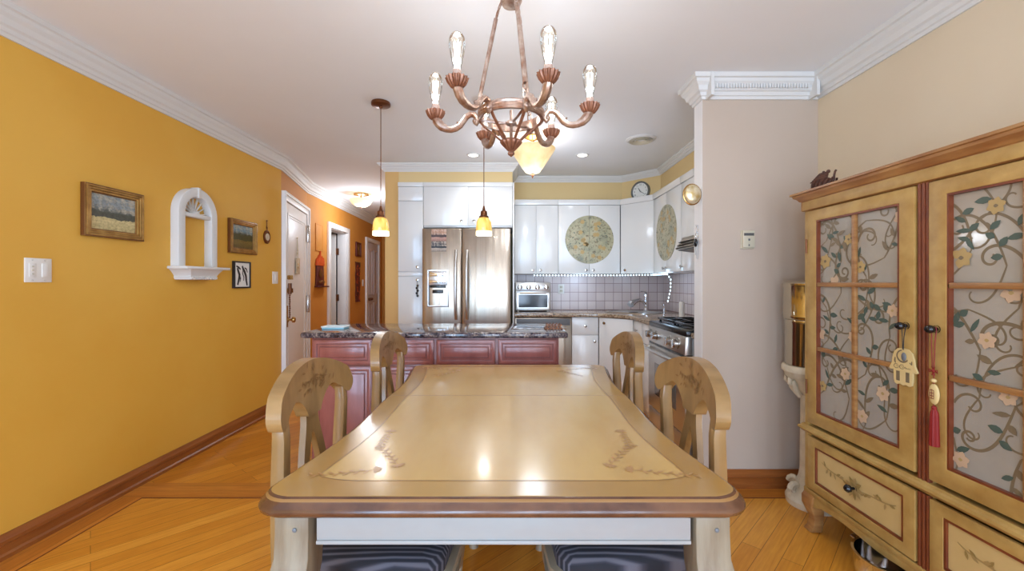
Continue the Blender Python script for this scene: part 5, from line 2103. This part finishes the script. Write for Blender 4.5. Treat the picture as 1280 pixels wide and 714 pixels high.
# chain rods
for a_ in (174, -66, 54):
    a = R(a_)
    ca, sa = math.cos(a), math.sin(a)
    pt = lambda r_, z: (r_ * ca, r_ * sa, z)
    o = MB().tube([pt(0.062, 2.30), pt(0.128, 1.985)], [0.0085, 0.0085], 10)
    rd = o.build('rod', M['chand'], cdl)
    o = MB()
    for (r0, z0, r1, z1) in ((0.040, 2.365, 0.052, 2.335), (0.050, 2.338, 0.062, 2.302), (0.127, 1.988, 0.131, 1.955), (0.131, 1.960, 0.132, 1.925)):
        c_ = Vector(pt((r0 + r1) / 2, (z0 + z1) / 2))
        ax = (Vector(pt(r1, z1)) - Vector(pt(r0, z0)))
        L_ = ax.length / 2 + 0.004
        ax.normalize()
        sd_ = Vector((-sa, ca, 0))
        o.tube([tuple(c_ + ax * (L_ * math.cos(t_)) + sd_ * (0.009 * math.sin(t_))) for t_ in [2 * PI * i / 14 for i in range(14)]], 0.0028, 6, True)
    o.build('chain_link', M['chand'], rd)
arm_pts = [(0.128, 1.862), (0.120, 1.872), (0.121, 1.886), (0.131, 1.892), (0.139, 1.884), (0.136, 1.872)]
first = None
for k in range(6):
    ang = -6 + 60 * k
    if k == 0:
        # scroll, S curve, cup (built along +x)
        o = MB()
        main = [(0.150, 1.888), (0.141, 1.880), (0.136, 1.890), (0.138, 1.905), (0.150, 1.918), (0.166, 1.920), (0.182, 1.911), (0.195, 1.893), (0.208, 1.876), (0.225, 1.865), (0.245, 1.861), (0.265, 1.864), (0.284, 1.872), (0.298, 1.886), (0.307, 1.902), (0.311, 1.914)]
        rr = [0.008, 0.010, 0.011, 0.012, 0.013, 0.0125, 0.012, 0.0115, 0.012, 0.0125, 0.013, 0.014, 0.0155, 0.017, 0.0175, 0.016]
        o.tube([(x, 0, z) for x, z in main], rr, 10)
        o.tube([(0.195, 0, 1.905), (0.205, 0, 1.89), (0.216, 0, 1.883), (0.221, 0, 1.892)], [0.006, 0.008, 0.007, 0.004], 8)
        o.tube([(0.262, 0, 1.872), (0.282, 0, 1.884), (0.295, 0, 1.90), (0.299, 0, 1.915)], [0.006, 0.009, 0.010, 0.006], 8)
        o.ball((0.147, 0, 1.892), 0.011, (1, 1.2, 1), 12, 8)
        arm = o.build('arm', M['chand'], cdl)
        o = MB().lathe([(0.0001, 1.908), (0.012, 1.902), (0.022, 1.908), (0.032, 1.922), (0.038, 1.938), (0.035, 1.939), (0.027, 1.928), (0.012, 1.920), (0.0001, 1.922)], (0.311, 0, 0), 84, flute=0.09, nfl=14)
        cup = o.build('drip_cup', M['chand_dark'], arm, sharp=70)
        o = MB().lathe([(0.014, 1.920), (0.0155, 1.925), (0.0155, 1.962), (0.013, 1.966), (0.0001, 1.966)], (0.311, 0, 0), 18)
        soc = o.build('socket', M['socket'], arm, sharp=50)
        o = MB().lathe([(0.0130, 1.962), (0.0145, 1.975), (0.019, 1.995), (0.0245, 2.020), (0.0285, 2.045), (0.029, 2.060), (0.0265, 2.075), (0.019, 2.088), (0.009, 2.094), (0.0001, 2.095)], (0.311, 0, 0), 24)
        bul = o.build('bulb', M['bulb'], cdl, sharp=70)
        o = MB()
        for j in range(6):
            t_ = j * PI / 3
            o.tube([(0.311 + 0.005 * math.cos(t_), 0.005 * math.sin(t_), 1.978), (0.311 + 0.012 * math.cos(t_), 0.012 * math.sin(t_), 2.062)], 0.0012, 5)
        o.lathe([(0.004, 1.966), (0.003, 1.985), (0.0015, 2.03)], (0.311, 0, 0), 8)
        fil = o.build('filament', M['filament'], bul)
        o = MB()
        o.tube([(0.128, 0, 1.890), (0.110, 0, 1.868), (0.075, 0, 1.838), (0.040, 0, 1.808)], [0.007, 0.007, 0.0065, 0.006], 8, flat=0.6)
        stp = o.build('strap', M['chand_dark'], cdl)
        for x_ in (arm, bul, stp):
            x_.rotation_euler = (0, 0, R(ang))
    else:
        a2 = arm.copy()
        C.objects.link(a2)
        a2.rotation_euler = (0, 0, R(ang))
        for s_ in (cup, soc):
            c_ = s_.copy()
            C.objects.link(c_)
            c_.parent = a2
        b2 = bul.copy()
        C.objects.link(b2)
        b2.rotation_euler = (0, 0, R(ang))
        f2 = fil.copy()
        C.objects.link(f2)
        f2.parent = b2
        s2 = stp.copy()
        C.objects.link(s2)
        s2.rotation_euler = (0, 0, R(ang))
    point('bulb_light', (CX + 0.311 * math.cos(R(ang)), CY + 0.311 * math.sin(R(ang)), 2.025), P_BULB, WARM, 0.022)

# ------------------------------------------------------------------ pendants over the island
PY = 2.92
pd = None
for x, lb in ((-0.92, 'amber glass pendant lamp on the hall side of the island'), (-0.21, 'amber glass pendant lamp hanging in front of the refrigerator')):
    if pd is None:
        pd = T('pendant_lamp', lb, 'lamp', (x, PY, 0), 0, 'pendant lamps over the island')
        o = MB().lathe([(0.0001, 2.479), (0.062, 2.479), (0.065, 2.470), (0.064, 2.458), (0.05, 2.452), (0.012, 2.448), (0.010, 2.436), (0.0001, 2.436)], (0, 0, 0), 32)
        o.build('ceiling_canopy', M['bronze'], pd, sharp=45)
        o = MB().tube([(0, 0, 2.44), (0, 0, 1.745)], 0.0028, 8)
        o.build('cord', M['bronze'], pd)
        o = MB().lathe([(0.006, 1.765), (0.010, 1.745), (0.012, 1.735), (0.022, 1.728), (0.024, 1.70), (0.033, 1.694), (0.034, 1.684), (0.0001, 1.684)], (0, 0, 0), 24)
        o.build('socket_cap', M['bronze'], pd, sharp=45)
        o = MB().lathe([(0.030, 1.684), (0.042, 1.676), (0.050, 1.655), (0.054, 1.62), (0.0555, 1.59), (0.0525, 1.585), (0.051, 1.62), (0.046, 1.655), (0.03, 1.676)], (0, 0, 0), 32)
        sh_ = o.build('shade', M['pend_glass'], pd, sharp=60)
        o = MB().lathe([(0.0555, 1.592), (0.0565, 1.575), (0.056, 1.563), (0.052, 1.563), (0.0525, 1.59)], (0, 0, 0), 32)
        o.build('rim', M['pend_rim'], sh_, sharp=60)
        o = MB().ball((0, 0, 1.615), 0.02, (1, 1, 1.3), 12, 10)
        o.build('bulb', M['lens'], pd)
    else:
        dup(pd, (x, PY, 0), 0, lb, 'pendant lamps over the island')
    point('pendant_light', (x, PY, 1.555), P_PEND, WARM, 0.03)

# ------------------------------------------------------------------ kitchen semi flush light
sf = T('ceiling_light', 'semi flush cream glass bowl light on the kitchen ceiling', 'lamp', (0.155, 3.60, 0))
o = MB().lathe([(0.0001, 2.479), (0.07, 2.479), (0.072, 2.468), (0.05, 2.455), (0.02, 2.445), (0.012, 2.43), (0.012, 2.15), (0.0001, 2.15)], (0, 0, 0), 28)
for k in range(3):
    a = 2 * PI * k / 3 + 0.4
    o.tube([(0.02 * math.cos(a), 0.02 * math.sin(a), 2.43), (0.08 * math.cos(a), 0.08 * math.sin(a), 2.425), (0.13 * math.cos(a), 0.13 * math.sin(a), 2.40), (0.165 * math.cos(a), 0.165 * math.sin(a), 2.375)], 0.006, 8)
o.build('mount', M['brass'], sf)
o = MB().lathe([(0.192, 2.372), (0.188, 2.358), (0.165, 2.325), (0.125, 2.265), (0.085, 2.205), (0.06, 2.175), (0.03, 2.162), (0.012, 2.158), (0.012, 2.164), (0.05, 2.176), (0.115, 2.262), (0.155, 2.325), (0.18, 2.36), (0.186, 2.374), (0.192, 2.372)], (0, 0, 0), 40)
o.build('glass_bowl', M['bowl_glass'], sf, sharp=60)
o = MB().lathe([(0.0001, 2.168), (0.016, 2.16), (0.02, 2.152), (0.010, 2.146), (0.007, 2.135), (0.0001, 2.118)], (0, 0, 0), 16)
o.build('finial', M['bronze'], sf)
point('bowl_light', (0.155, 3.60, 2.36), P_BOWL * 0.28, WARM, 0.06)
point('bowl_light', (0.155, 3.60, 2.05), P_BOWL * 1.0, WARM, 0.12)

# hall flush light
hl = T('ceiling_light', 'small alabaster bowl light on the hall ceiling', 'lamp', (-2.15, 5.95, 0))
o = MB().lathe([(0.0001, 2.479), (0.10, 2.479), (0.10, 2.462), (0.06, 2.455), (0.014, 2.45), (0.010, 2.29), (0.0001, 2.29)], (0, 0, 0), 28)
o.build('mount', M['brass'], hl)
o = MB().lathe([(0.155, 2.40), (0.150, 2.385), (0.12, 2.335), (0.07, 2.305), (0.012, 2.296), (0.012, 2.302), (0.066, 2.312), (0.112, 2.34), (0.143, 2.388), (0.150, 2.402)], (0, 0, 0), 36)
o.build('glass_bowl', M['hall_glass'], hl, sharp=60)
o = MB().lathe([(0.0001, 2.30), (0.014, 2.298), (0.012, 2.288), (0.0001, 2.278)], (0, 0, 0), 14)
o.build('finial', M['bronze'], hl)
point('hall_light', (-2.15, 5.95, 2.43), P_HALL * 0.09, WARM, 0.05)
point('hall_light', (-2.05, 6.0, 2.15), P_HALL * 0.75, WARM, 0.12)

# recessed lights
rl = None
for x, y, lb in ((-0.40, 4.12, 'recessed ceiling downlight in front of the refrigerator'), (0.66, 4.12, 'recessed ceiling downlight in front of the floral disc cabinet')):
    if rl is None:
        rl = T('recessed_light', lb, 'lamp', (x, y, 0), 0, 'recessed kitchen downlights')
        o = MB().lathe([(0.048, 2.4795), (0.064, 2.4795), (0.064, 2.474), (0.05, 2.471), (0.046, 2.475), (0.048, 2.4795)], (0, 0, 0), 32)
        o.build('trim_ring', M['crown'], rl)
        o = MB().lathe([(0.047, 2.4788), (0.047, 2.4745), (0.0001, 2.4735)], (0, 0, 0), 28)
        o.build('lens', M['lens'], rl)
    else:
        dup(rl, (x, y, 0), 0, lb, 'recessed kitchen downlights')
    spot('downlight', (x, y, 2.465), P_SPOT, (1.0, 0.90, 0.76), 130, 0.045)

# round ceiling vent
vt = T('ceiling_vent', 'round white air vent in the kitchen ceiling', 'vent', (1.095, 3.67, 0))
o = MB().lathe([(0.0001, 2.4795), (0.125, 2.4795), (0.125, 2.474), (0.105, 2.464), (0.095, 2.470), (0.0001, 2.470)], (0, 0, 0), 36)
o.build('flange', M['crown'], vt)
o = MB()
for r_ in (0.03, 0.055, 0.08):
    o.lathe([(r_, 2.471), (r_ + 0.016, 2.458), (r_ + 0.018, 2.461), (r_ + 0.003, 2.473)], (0, 0, 0), 32)
o.build('louver', M['plastic2'], vt)
